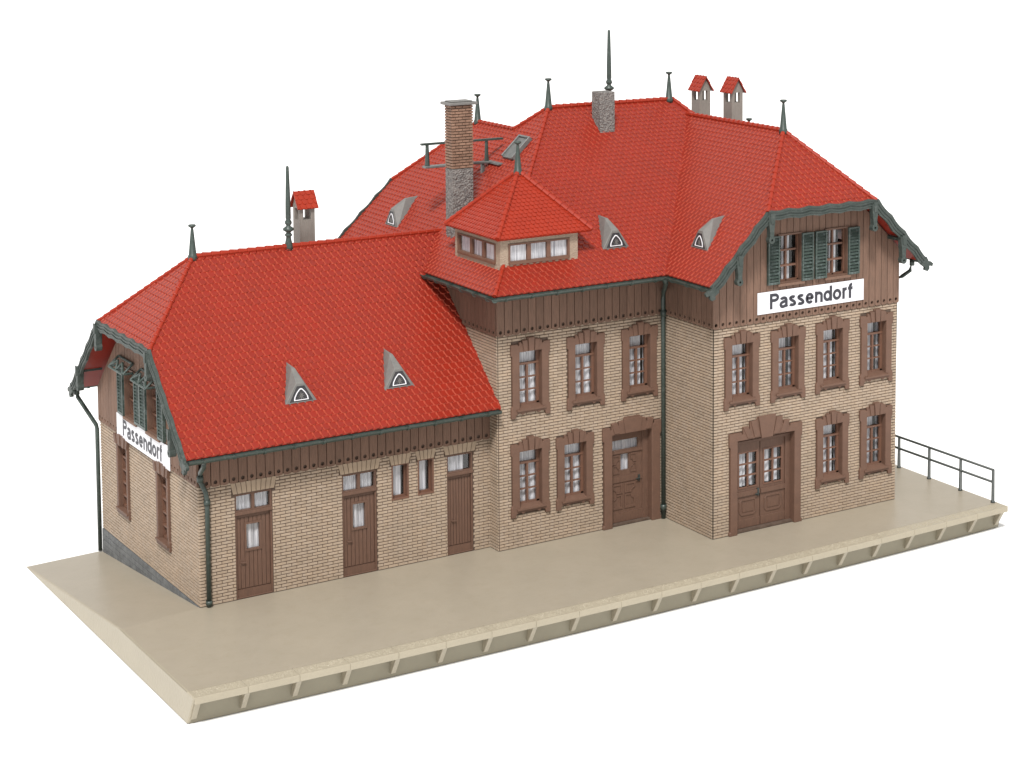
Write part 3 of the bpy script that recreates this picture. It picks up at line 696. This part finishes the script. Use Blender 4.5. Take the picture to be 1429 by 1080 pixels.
tiled(mb, (e[0],e[2],ez), (1,0,0), [(e[0],e[2],ez),(e[1],e[2],ez),(ax,ay,az)], **kt)
tiled(mb, (e[0],e[2],ez), (0,1,0), [(e[0],e[2],ez),(e[0],e[3],ez),(ax,ay,az)], **kt)
tiled(mb, (e[1],e[2],ez), (0,1,0), [(e[1],e[2],ez),(e[1],e[3],ez),(ax,ay,az)], **kt)
tiled(mb, (e[0],e[3],ez), (1,0,0), [(e[0],e[3],ez),(e[1],e[3],ez),(ax,ay,az)], **kt)
ro = mb.obj('turret_roof', 'red_ridge', tu)
mb = MB()
for q in ((e[0],e[2]),(e[1],e[2]),(e[0],e[3]),(e[1],e[3])): ridge(mb, (q[0],q[1],ez+.03), (ax,ay,az+.03), .09, .26)
mb.obj('ridge_tiles', 'red_ridge', tu)
mb = MB(); mb.wb(tx0-.02, tx1+.02, 10.34, 10.42, -ty0-.0-.0, -ty0+.02)
# ------------------------------------------------------------------ green barge boards
def barge(M4, pts, w0, name='barge_board', pend=()):
    mb = MB(M4)
    def strip(p, q, wid=.27, amp=.05, per=.85, start=0):
        L_ = math.hypot(q[0]-p[0], q[1]-p[1]); n = max(8, int(L_/.07)); du, dv = (q[0]-p[0])/L_, (q[1]-p[1])/L_
        nx, nv = -dv, du
        if nv < 0: nx, nv = -nx, -nv
        up = []; dn = []
        for i in range(n+1):
            s = L_*i/n; x, y = p[0]+du*s, p[1]+dv*s
            sc = abs(math.sin(PI*(s+start)/per)); a = .06 + amp*(1-sc)*1.0
            b_ = -wid + amp*1.0*abs(math.sin(PI*(s+start)/per + PI/2))
            up.append((x+nx*a, y+nv*a)); dn.append((x+nx*b_, y+nv*b_))
        poly = dn + up[::-1]
        mb.prism(poly, None, w0, w0+.09)
        # raised ribs along the board
        for off in (-.02, -.12):
            c = [(x_+nx*0, y_+nv*0) for x_, y_ in up]
            a_ = [(x_-nx*(.07-off), y_-nv*(.07-off)) for x_, y_ in up]; b2 = [(x_-nx*(.11-off), y_-nv*(.11-off)) for x_, y_ in up]
            mb.prism(b2 + a_[::-1], None, w0+.085, w0+.12)
    for i in range(len(pts)-1): strip(pts[i], pts[i+1])
    # carved tails
    for (p, q) in ((pts[0], pts[1]), (pts[-1], pts[-2])):
        L_ = math.hypot(p[0]-q[0], p[1]-q[1]); d = ((p[0]-q[0])/L_, (p[1]-q[1])/L_); n_ = (-d[1], d[0])
        if n_[1] < 0: n_ = (-n_[0], -n_[1])
        prof = [(-.1,-.26),(.12,-.22),(.16,-.30),(.30,-.24),(.30,-.12),(.22,-.05),(.34,.02),(.30,.12),(.16,.10),(.08,.04),(-.1,.09)]
        pol = [(p[0]+d[0]*a_+n_[0]*b_, p[1]+d[1]*a_+n_[1]*b_) for a_, b_ in prof]
        mb.prism(pol, None, w0+.01, w0+.115)
    o = mb.obj(name, 'grey_green', B, bevel=.012)
    for (u, v, h) in pend:
        mb = MB(M4)
        w_ = .13; pol = [(u-w_,v),(u-w_*.9,v-h*.35),(u-.085,v-h*.6),(u-.08,v-h+.2)]
        circ = [(u+.125*math.cos(t), v-h+.1+.125*math.sin(t)) for t in [PI*.78 + i*(PI*1.44)/8 for i in range(9)]]
        pol = pol + circ + [(u+.08,v-h+.2),(u+.085,v-h*.6),(u+w_*.9,v-h*.35),(u+w_,v)]
        hole = [(u+.04*math.cos(2*PI*i/8), v-h+.1+.04*math.sin(2*PI*i/8)) for i in range(8)]
        mb.prism(pol, [hole], w0-.06, w0+.15)
        mb.wb(u-.05, u+.05, v-.2, v-.08, -.05+.0, w0)      # purlin back to the wall
        mb.prism([(u-.09,v+.04),(u+.09,v+.04),(u+.06,v-.3),(u-.06,v-.3)], None, w0+.15, w0+.18)
        mb.obj('pendant', 'grey_green', o, bevel=.01)
    return o
barge(T((0,YW,0)), [(x0w-.02,ze-.02),(hxl+.0,zh+.0),(hxr,zh),(x1w+.02,ze-.02)], .80, pend=((hxl+.1,zh-.05,.95),(hxr-.12,zh-.05,.95),(16.62,ze+.95,.95),(23.55,ze+.95,.95)))
barge(T((0,D,0)) @ LEFT, [(-ea-.02,za-.02),(2.16,hz),(D-2.16,hz),(D+ea+.02,za-.02)], .64, pend=((2.2,hz-.05,.85),(D-2.2,hz-.05,.85),(.1,za+.85,.8),(D-.25,za+.7,.8)))
barge(T((XR,9.9,0)) @ BACK, [(XR-18.27-.02,8.7),(XR-cxr,zL(cxl)),(XR-cxl,zL(cxl)),(XR-9.13+.02,8.7)], .66, pend=((XR-cxl-.1,zL(cxl),.8),))

# ------------------------------------------------------------------ gutters and pipes
def gutter(p, q, n_out, name='gutter', br=.9):
    """half round channel from p to q hanging just below the tiles"""
    p, q = Vector(p), Vector(q); d = (q-p).normalized(); n_ = Vector(n_out); mb = MB(); r = .12
    prof = []
    for i in range(9):
        t = PI*i/8; prof.append((math.cos(t)*r, -math.sin(t)*r))
    inner = [(a*.8, b_*.8) for a, b_ in reversed(prof)]
    pr = prof + inner
    def sweep(a, b_, pr):
        vs = [tuple(a + n_*x + Vector((0,0,y))) for x, y in pr] + [tuple(b_ + n_*x + Vector((0,0,y))) for x, y in pr]
        m_ = len(pr); fs = [(i, (i+1) % m_, m_+(i+1) % m_, m_+i) for i in range(m_)]
        mb.add(vs, fs); 
        mb.add([vs[i] for i in range(m_)], [tuple(range(m_))][:0])
        h = len(pr)//2
        for base in (vs[:m_], vs[m_:]):
            mb.add(base[:h], [tuple(range(h))])
    sweep(p, q, pr)
    L_ = (q-p).length; n = max(1, round(L_/br))
    for i in range(n):
        c = p + d*(L_*(i+.5)/n); s = 1.16
        sweep(c-d*.035, c+d*.035, [(x*s, y*s-.005) for x, y in prof] + [(x*.95, y*.95) for x, y in reversed(prof)])
    return mb.obj(name, 'green', B, smooth=False)
gz = -.03
gutter((-.60,-ea-.07,za+gz), (XT-.06,-ea-.07,za+gz), (0,-1,0))
gutter((-.60,D+ea+.07,za+gz), (XT-.06,D+ea+.07,za+gz), (0,1,0))
gutter((9.0,-1.72,8.7+gz), (15.55,-1.72,8.7+gz), (0,-1,0))
gutter((9.05,-1.82,8.7+gz), (9.05,9.9,8.7+gz), (-1,0,0))
gutter((15.51,-1.72,ze+gz), (15.51,yg+.02,ze+gz), (-1,0,0))
gutter((x1w+.07,yg+.1,ze+gz), (x1w+.07,9.9,ze+gz), (1,0,0))
def pipe(pts, r=.075, collars=()):
    mb = MB(); mb.tube(pts, r, 10)
    for (a, b_) in collars: mb.tube([a, b_], r*1.35, 10)
    return mb.obj('downpipe', 'green', B, smooth=True)
pipe([(-.10,-ea-.0,4.66),(-.02,-.55,4.45),(.0,-.2,4.2),(.0,-.16,3.95),(.18,-.12,3.55),(.22,-.11,3.3),(.22,-.11,.02)], .072, [((.0,-.17,4.1),(.0,-.17,3.92)), ((.22,-.11,3.3),(.22,-.11,3.15)), ((.22,-.11,.2),(.22,-.11,.08))])
pipe([(-.52,D+ea+.05,4.7),(-.50,D+ea+.03,4.42),(-.12,D+.12,3.55),(-.1,D+.1,3.4),(-.1,D+.1,-.8)], .07, [((-.52,D+ea+.05,4.72),(-.52,D+ea+.05,4.5))])
pipe([(15.5,-1.72,8.6),(15.6,-1.6,8.4),(16.04,-.75,7.95),(16.06,-.72,7.7),(16.06,-.72,.02)], .08, [((15.5,-1.72,8.66),(15.5,-1.72,8.5)), ((16.06,-.72,7.3),(16.06,-.72,7.1)), ((16.06,-.72,.5),(16.06,-.72,.3))])
pipe([(x1w,-3.7,8.6),(x1w,-3.6,8.2),(24.35,-3.45,8.0),(24.15,-3.35,7.9),(24.1,-3.3,0)], .07, [((x1w,-3.7,8.6),(x1w,-3.7,8.4))])

# ------------------------------------------------------------------ finials, rods
def finial(x, y, z, h=1.02):
    mb = MB(); mb.lathe([(.15,-.15),(.15,0),(.125,.03),(.05,h*.80),(.04,h*.87),(.05,h*.89),(.115,h*.93),(.125,h*.965),(.11,h*.99),(.02,h)], (x, y, z), 12)
    return mb.obj('finial', 'green', B, smooth=True)
finial(hx, RYA, RZA+.05); finial(14.57, 4.52, RZ+.05); finial(19.66, 4.52, RZ+.05, 1.0); finial(xr_w, -2.1, zw+.05, 1.05)
finial(13.7, 8.27, zr2+.05, 1.0); finial(ax, ay, az+.02, 1.0)
def rod(x, y, z, top):
    h = top - z; mb = MB()
    mb.lathe([(.14,-.15),(.14,0),(.09,.22),(.08,.30),(.12,.34),(.12,.38),(.075,.43),(.085,.46),(.18,.52),(.18,.58),(.085,.65),(.07,.68),(.115,.74),(.115,.80),(.075,.87),(.09,.92),(.085,1.4),(.05,h-.05),(.03,h)], (x, y, z), 12)
    return mb.obj('lightning_rod', 'green', B, smooth=True)
rod(4.86, RYA, RZA+.05, 12.52); rod(17.08, 4.52, RZ+.02, 16.56)
finial(23.9, 5.4, 11.75, 1.08)
# small rear-right gablet that carries the partly hidden finial
mb = MB()
tiled(mb, (24.9,4.4,10.75), (1,0,0), [(24.9,4.4,10.75),(24.9,5.4,11.75),(21.6,5.4,11.75),(21.6,4.4,10.75)], **kk)
tiled(mb, (24.9,6.4,10.75), (1,0,0), [(24.9,6.4,10.75),(24.9,5.4,11.75),(21.6,5.4,11.75),(21.6,6.4,10.75)], **kk)
mb.obj('roof', ['red','red_edge_glint'], B)
mb = MB(T((24.7,4.55,0)) @ RIGHT); mb.prism([(0,8.0),(1.7,8.0),(1.7,10.75),(.85,11.6),(0,10.75)], None, -.9, 0); mb.obj('gable', 'wood', B)

# ------------------------------------------------------------------ dormers
def dormer(M4, run, rise):
    """x across, y back up the slope; rests on roof with tip at (0, run, rise)"""
    w = .54; fy, fz = .06, .64; tw_ = .13
    ky, kz = run*.52, rise*.52+.44
    P = [(-w,0,0),(w,0,0),(tw_,fy,fz),(-tw_,fy,fz),(0,run,rise),(.05,ky,kz),(-.05,ky,kz),(-w,.3,-.2),(w,.3,-.2)]
    mb = MB(); mb.add(P, [(0,1,2,3),(3,2,5,6),(6,5,4),(0,3,6),(0,6,4),(1,5,2),(1,4,5),(0,7,8,1),(0,4,7),(1,8,4)])
    do = part(mb.mesh('dormer', 'grey'), 'dormer', B, M4, .01)
    mb = MB(); y = lambda z: -.004 - .02 + fy*z/fz
    def pr(pts, d0, d1, mi, hole=None):
        mb.prism(pts, [hole] if hole else None, 0, 1, mi, f=lambda u, v, w_: (u, fy*v/fz - (d0 + (d1-d0)*w_), v))
    pr([(-.43,.05),(.43,.05),(.145,.58),(-.145,.58)], 0, .02, 1, [(-.385,.075),(.385,.075),(.125,.555),(-.125,.555)])
    pr([(-.385,.075),(.385,.075),(.125,.555),(-.125,.555)], 0, .012, 0)
    def tri(s):
        c = (0, .25); a = [(-.27,.10),(.27,.10),(.25,.22),(.16,.38),(.05,.5),(0,.515),(-.05,.5),(-.16,.38),(-.25,.22)]
        return [((x-c[0])*s+c[0], (z-c[1])*s+c[1]) for x, z in a]
    pr(tri(.88), .01, .03, 2, tri(.755))
    for a in range(8):
        t = a*PI/4; pr([(.012*math.cos(t+PI/2), .25+.012*math.sin(t+PI/2)), (.10*math.cos(t)+.012*math.cos(t+PI/2), .25+.10*math.sin(t)), (.10*math.cos(t)-.012*math.cos(t+PI/2), .25+.10*math.sin(t)-.012), (-.012*math.cos(t+PI/2), .25-.012*math.sin(t+PI/2))], .01, .02, 1)
    part(mb.mesh('window', ['darkgrey', 'grey', 'white']), 'window', do)
dormer(T((3.37,.19,5.73)), 1.19, 1.09)
dormer(T((6.67,.19,5.73)), 1.19, 1.09)
dormer(T((14.26,-.6,9.57)), 1.22, 1.02)
dormer(T((16.44,-2.34,9.59)) @ LEFT, 1.06, 1.08)
dormer(T((10.02,7.9,9.55)) @ LEFT, 1.09, 1.04)

# ------------------------------------------------------------------ chimneys
mb = MB(); cx0, cx1, cy0, cy1 = 10.22, 11.02, 3.42, 3.95
mb.box(cx0, cx1, cy0, cy1, 9.3, 12.12)
ch = mb.obj('chimney', 'stucco', B, bevel=.02)
mb = MB(); mb.box(cx0+.03, cx1-.03, cy0+.03, cy1-.03, 12.12, 14.30, 0)
for (M4, W_) in ((T((cx0+.01,cy0+.03,0)), .78), (T((cx0+.03,cy1-.01,0)) @ LEFT, .51), (T((cx1-.03,cy0+.01,0)) @ RIGHT, .51), (T((cx1-.01,cy1-.03,0)) @ BACK, .78)):
    m2 = MB(M4); bricks(m2, 0, W_, 12.12, 14.30, [], .26, .098, .04); mb.v_off = len(mb.v)
    b0 = len(mb.v); mb.v += m2.v; mb.f += [tuple(b0+i for i in f) for f in m2.f]; mb.mi += m2.mi
mb.obj('brick_stack', ['mortar', 'brown_brick'], ch)
mb = MB(); mb.box(cx0-.12, cx1+.14, cy0-.1, cy1+.1, 14.30, 14.40); mb.box(cx0+.0, cx1, cy0, cy1, 14.40, 14.44); mb.obj('cap', 'grey', ch, bevel=.02)
mb = MB(); mb.box(16.07, 16.68, 3.45, 4.05, 12.5, 14.42); mb.obj('chimney', 'stucco', B, bevel=.02)['label'] = 'plain grey stucco chimney by the ridge'
# ventilation stacks with little tiled caps
def vent(x, y, z0, z1, ridge_x, s=.5):
    mb = MB(); d = .56; hh = .38; zb = z1 - .12 - hh; t = .135
    mb.box(x, x+s, y, y+d, z0, zb)
    for (a, b_) in ((x, y), (x+s-t, y), (x, y+d-t), (x+s-t, y+d-t)): mb.box(a, a+t+.0, b_, b_+t, zb, zb+hh)
    for (a, a2) in ((x, x+s),): mb.box(a, a2, y, y+d, zb+hh, z1)
    g = .42
    if ridge_x:   # ridge along x, gables left/right
        mb.add([(x,y,z1),(x,y+d,z1),(x,y+d/2,z1+g),(x+s,y,z1),(x+s,y+d,z1),(x+s,y+d/2,z1+g)], [(0,2,1),(3,4,5),(0,3,5,2),(1,2,5,4)])
    else:
        mb.add([(x,y,z1),(x+s,y,z1),(x+s/2,y,z1+g),(x,y+d,z1),(x+s,y+d,z1),(x+s/2,y+d,z1+g)], [(0,1,2),(3,5,4),(0,2,5,3),(1,4,5,2)])
    vo = mb.obj('ventilation_stack', 'vent', B)
    mb = MB(); o = .1; r = .09; kt = dict(tw=.2, th=.17, lift=.015, thick=.03, tick=0)
    if ridge_x:
        k = g/(d/2); zt = z1+g+.035; yc = y+d/2; ze_ = zt - k*(d/2+o)
        tiled(mb, (x-o,y-o,ze_), (1,0,0), [(x-o,y-o,ze_),(x+s+o,y-o,ze_),(x+s+o,yc,zt),(x-o,yc,zt)], **kt)
        tiled(mb, (x-o,y+d+o,ze_), (1,0,0), [(x-o,y+d+o,ze_),(x+s+o,y+d+o,ze_),(x+s+o,yc,zt),(x-o,yc,zt)], **kt)
    else:
        k = g/(s/2); zt = z1+g+.035; xc = x+s/2; ze_ = zt - k*(s/2+o)
        tiled(mb, (x-o,y-o,ze_), (0,1,0), [(x-o,y-o,ze_),(x-o,y+d+o,ze_),(xc,y+d+o,zt),(xc,y-o,zt)], **kt)
        tiled(mb, (x+s+o,y-o,ze_), (0,1,0), [(x+s+o,y-o,ze_),(x+s+o,y+d+o,ze_),(xc,y+d+o,zt),(xc,y-o,zt)], **kt)
    mb.obj('cap', 'red_ridge', vo)
vent(5.60, 5.5, 8.0, 11.02, True, .54)
vent(22.0, 6.0, 9.0, 14.05, False)
vent(22.0, 3.82, 10.5, 14.16, False)
# roof walkway with handrail and access hatch
mb = MB(); mb.box(10.0, 12.85, 5.0, 5.28, 11.98, 12.06); mb.box(12.45, 12.85, 4.3, 5.0, 11.98, 12.06)
mb.box(12.2, 12.3, 5.05, 5.2, 11.4, 11.98)
wk = mb.obj('roof_walkway', 'slate', B, bevel=.015)
mb = MB(); mb.tube([(10.13,5.14,12.06),(10.13,5.14,12.78)], [.09,.06], 8); mb.tube([(12.42,5.14,12.06),(12.42,5.14,12.78)], [.08,.055], 8); mb.box(9.9, 13.05, 5.07, 5.21, 12.78, 12.85)
mb.obj('handrail', 'green', wk)
nL = Vector((-.952,0,1)).normalized(); vL = Vector((1,0,.952)).normalized()
MH = Matrix.Translation((12.78,4.42,zL(12.78)+.02)) @ Matrix(((0, vL.x, nL.x, 0), (-1, 0, 0, 0), (0, vL.z, nL.z, 0), (0,0,0,1)))
mb = MB(MH); mb.box(-.08, .62, 0, .95, 0, .10); mb.box(-.12, -.06, 0, .95, 0, .17); mb.box(.60, .66, 0, .95, 0, .17); mb.box(-.12,.66,.93,1.0,0,.17)
mb.obj('roof_hatch', 'slate', B, bevel=.01)

# ------------------------------------------------------------------ signs
def lettering(tu, tw, cap):
    """the word Passendorf in an upright grotesque, every letter drawn from strokes"""
    XH, CH, tk = .54, .73, .145
    def arc(cx, cy, rx, ry, a0, a1, n=14): return [(cx+rx*math.cos(math.radians(a0+(a1-a0)*i/n)), cy+ry*math.sin(math.radians(a0+(a1-a0)*i/n))) for i in range(n+1)]
    h = tk/2
    G = {'P': (.52, [[(h,0),(h,CH)], [(h,CH-h),(.27,CH-h)] + arc(.27,.53,.17,.2-h,90,-90) + [(.27,.33+h),(h,.33+h)]]),
         'a': (.46, [arc(.21,.37,.15,.16-h,165,40) + [(.36,.36),(.36,.1),(.39,.02)], [(.36,.31),(.2,.28)] + arc(.17,.155,.12,.105,100,270) + [(.2,.05),(.31,.09),(.36,.17)]]),
         's': (.43, [arc(.205,.385,.13,.145-h,25,180,10) + [(.11,.34),(.3,.22)] + arc(.2,.14,.145,.14-h,20,-158,12)]),
         'e': (.48, [[(.09,.27),(.39,.27)] + arc(.24,.265,.165,.265-h,4,318,22)]),
         'n': (.48, [[(h+.02,0),(h+.02,XH)], [(h+.02,.33)] + arc(.245,.34,.155,.19-h,160,0,12) + [(.40,0)]]),
         'd': (.50, [[(.42,0),(.42,CH)], arc(.23,.265,.165,.265-h,0,360,24)]),
         'o': (.49, [arc(.24,.265,.175,.265-h,0,360,26)]),
         'r': (.31, [[(h+.02,0),(h+.02,XH)], [(h+.02,.3)] + arc(.27,.3,.19,.18,175,88,8)]),
         'f': (.28, [[(.12,0),(.12,.58)] + arc(.24,.58,.12,.15-h,180,88,8), [(0,XH-h*.8),(.27,XH-h*.8)]])}
    mb = MB(); x = 0; quads = []
    for ch in 'Passendorf':
        wd, strokes = G[ch]
        for st in strokes:
            L1 = []; L2 = []
            for i, p in enumerate(st):
                a = st[max(i-1, 0)]; b_ = st[min(i+1, len(st)-1)]
                if ch in 'od' and len(st) > 20 and i in (0, len(st)-1): a, b_ = st[-2], st[1]
                dx, dy = b_[0]-a[0], b_[1]-a[1]; l = math.hypot(dx, dy) or 1
                L1.append((x+p[0]-dy/l*h, p[1]+dx/l*h)); L2.append((x+p[0]+dy/l*h, p[1]-dx/l*h))
            quads.append((L1, L2))
        x += wd + .035
    W_ = x - .035 - .02; sx = tw/W_; sy = (cap[1]-cap[0])/CH
    for k, (L1, L2) in enumerate(quads):
        n = len(L1); d = -.0235 - .0004*(k % 3)
        mb.add([(tu+p[0]*sx, d, cap[0]+p[1]*sy) for p in L1] + [(tu+p[0]*sx, d, cap[0]+p[1]*sy) for p in L2], [(i, n+i, n+i+1, i+1) for i in range(n-1)])
    return mb.mesh('lettering', 'ink')
def sign(M4, loc, w, h, tu, tw, cap, label):
    r = empty('station_sign', loc, label, 'sign', 'station name signs')
    r.rotation_euler = M4.to_euler()
    mb = MB(); mb.wb(0, w, 0, h, 0, .02); mb.obj('board', 'paper', r)
    me = lettering(tu, tw, cap)
    me.materials.clear(); me.materials.append(M['ink']); me.name = 'lettering'
    part(me, 'lettering', r)
sign(Matrix.Identity(4), (17.91, YW-.085, 7.42), 4.52, .74, .50, 3.52, (.13,.66), 'white sign reading Passendorf on the tall front gable, below the green shutters')
sign(LEFT, (-.085, 7.28, 3.69), 5.08, .76, .62, 3.78, (.13,.67), 'white sign reading Passendorf on the low end gable at the left')

# ------------------------------------------------------------------ platform
XL, XP, YF = -2.55, 26.74, -6.55
def yf(x):
    t = (x-XL)/(XP-XL); return YF - .28*4*t*(1-t)
PF = empty('station_platform', (XL, YF, -H), 'tan platform base under the station with ribbed front edge and a ramp at the left', 'platform')
PF.location = (0,0,0)
N_ = 20; xs = [XL + (XP-XL)*i/N_ for i in range(N_+1)]
mb = MB()
# deck: slab in front, strip right of the building
sw = .56
top = [(x, yf(x)+sw) for x in xs] 
pol = top + [(XP,9.3),(XR-.3,9.3),(XR-.3,.6),(0.0,.6),(0.0,-.0),(XL,-.35)]
mb.prism(pol, None, -.17, 0, f=lambda u, v, w: (u, v, w))
# ramp
ra = [(XL,-.35,0),(0.02,0,0),(0.02,D+.2,-H+.02),(XL,D+.05,-H)]
mb.add(ra + [(p[0],p[1],min(p[2]-.1,-H-.0)) for p in ra], [(0,1,2,3),(0,3,7,4),(2,1,5,6),(3,2,6,7)])
mb.add([(XL,yf(XL)+sw,0),(XL,-.35,0),(XL,-.35,-H),(XL,yf(XL)+.45,-H)], [(0,1,2,3)])
mb.obj('deck', 'platform', PF)
# edge stones
mb = MB(); JX = [XL + .02 + 1.463*i for i in range(21)]; JX = [x for x in JX if x < XP-.3] + [XP]
for a, b_ in zip(JX[:-1], JX[1:]):
    g = .005; z = .006
    pts = [(a+g*.5, yf(a)), (b_-g*.5, yf(b_)), (b_-g*.5, yf(b_)+sw-.02), (a+g*.5, yf(a)+sw-.02)]
    ins = [(a+.03, yf(a)+.05), (b_-.03, yf(b_)+.05), (b_-.03, yf(b_)+sw-.06), (a+.03, yf(a)+sw-.06)]
    mb.prism(pts, None, -.19, z, f=lambda u, v, w: (u, v, w))
mb.obj('edge_stones', 'edge', PF, bevel=.012)
mb = MB()
for a, b_ in zip(JX[:-1], JX[1:]):
    n = 150
    for k in range(n):
        t = random.uniform(.02, .98); x = a+.06+(b_-a-.12)*t; y = yf(x) + random.uniform(.10, sw-.10); s = random.uniform(.018, .04); h_ = random.uniform(.006, .02); an = random.uniform(0, PI)
        base = [(x+s*math.cos(an+PI/2*i)*random.uniform(.7,1.3), y+s*math.sin(an+PI/2*i), .006) for i in range(4)]
        mb.add(base + [(x, y, .006+h_)], [(0,1,4),(1,2,4),(2,3,4),(3,0,4)])
mb.obj('edge_texture', 'edge', PF)
# skirt under the edge and its ribs
mb = MB(); ins_ = .50
vs = []; fs = []
for x in xs: vs += [(x if x > XL else XL+.04, yf(x)+ins_-.12, -.2), (x if x > XL else XL+.04, yf(x)+ins_+.0, -H)]
for i in range(N_): fs.append((2*i, 2*i+1, 2*i+3, 2*i+2))
mb.add(vs, fs); mb.add([(XP-.06,yf(XP)+ins_-.1,-.2),(XP-.06,yf(XP)+ins_,-H),(XP-.06,9.3,-H),(XP-.06,9.3,-.2)], [(0,1,2,3)])
mb.obj('skirt', 'skirt', PF)
mb = MB()
for x in JX[1:-1] + [XL+.12, XP-.2]:
    y = yf(x); t = .075; mb = MB()
    for d in (0,):
        mb.add([(x-t,y+.05,-.185),(x-t,y+ins_+.05,-.185),(x-t,y+ins_+.05,-H+.13),(x-t,y+ins_-.10,-H+.13),(x+t,y+.05,-.185),(x+t,y+ins_+.05,-.185),(x+t,y+ins_+.05,-H+.13),(x+t,y+ins_-.10,-H+.13)],
               [(0,1,2,3),(7,6,5,4),(0,3,7,4),(3,2,6,7)])
    mb.obj('rib', 'edge', PF, bevel=.01)
# left side sheet, full height and falling with the ramp
mb = MB(); y0 = yf(XL)
mb.add([(XL-.0,y0+.0,-.0),(XL,-.35,0),(XL,D+.05,-H),(XL-.02,y0+ins_,-H),(XL+.09,y0,-.0),(XL+.09,-.35,0),(XL+.09,D+.05,-H),(XL+.09,y0+ins_,-H)],
       [(0,1,2,3),(4,7,6,5),(0,3,7,4),(0,4,5,1),(1,5,6,2)])
sd = mb.obj('side_edge', 'edge', PF, bevel=.03); sd.location = (-.012,-.004,.008)

# ------------------------------------------------------------------ railing
R_ = empty('railing', (26.6,-5.9,0), 'dark green two-rail metal railing along the right end of the platform', 'railing')
yN = 8
for k in range(yN+1):
    mb = MB(); mb.tube([(0,1.753*k,-.02),(0,1.753*k,.05),(0,1.753*k,.06),(0,1.753*k,1.18)], [.09,.075,.06,.05], 8); mb.obj('post', 'metal', R_, smooth=True)
for z in (1.18, .74):
    mb = MB(); mb.tube([(0,-.02,z),(0,1.753*yN,z)], .045, 8); mb.obj('rail', 'metal', R_, smooth=True)

# ------------------------------------------------------------------ backdrop, light, camera
mb = MB(); mb.add([(-3000,-3000,-H-.02),(3000,-3000,-H-.02),(3000,3000,-H-.02),(-3000,3000,-H-.02)], [(0,1,2,3)])
bd = mb.obj('backdrop', 'backdrop'); bd['kind'] = 'structure'; bd['label'] = 'seamless white studio sweep under the model'
W = bpy.data.worlds.new('World'); S.world = W; W.use_nodes = True
bg = W.node_tree.nodes['Background']; bg.inputs['Color'].default_value = (1, .995, .985, 1); bg.inputs['Strength'].default_value = .76
sl = bpy.data.lights.new('key_light', 'SUN'); sl.energy = 3.9; sl.angle = math.radians(10); sl.color = (1, .98, .95)
so = bpy.data.objects.new('key_light', sl); COL.objects.link(so)
dirv = Vector((-.60, -.85, 1.35)); so.rotation_euler = dirv.to_track_quat('Z', 'Y').to_euler(); so.location = (-20, -40, 40)

cam = bpy.data.cameras.new('camera'); co = bpy.data.objects.new('camera', cam); COL.objects.link(co); S.camera = co
C_ = Vector((-20.42909009,-57.8517006,21.65770039))
Rv = Vector((0.81036241,-0.5859112,0.00456403)); Uv = Vector((0.04948759,0.07620273,0.99586351)); Fv = Vector((0.58383538,0.80678449,-0.09074716))
m4 = Matrix((Rv, Uv, -Fv)).transposed().to_4x4(); m4.translation = C_
co.matrix_world = m4
cam.sensor_width = 36; cam.lens = 2804.136/1429*36
cam.shift_x = (714.5-1087.811)/1429; cam.shift_y = -(540-100.417)/1429
cam.clip_start = 1; cam.clip_end = 8000
S.view_settings.view_transform = 'Standard'; S.view_settings.look = 'None'; S.view_settings.exposure = 0; S.view_settings.gamma = 1
S.cycles.max_bounces = 8
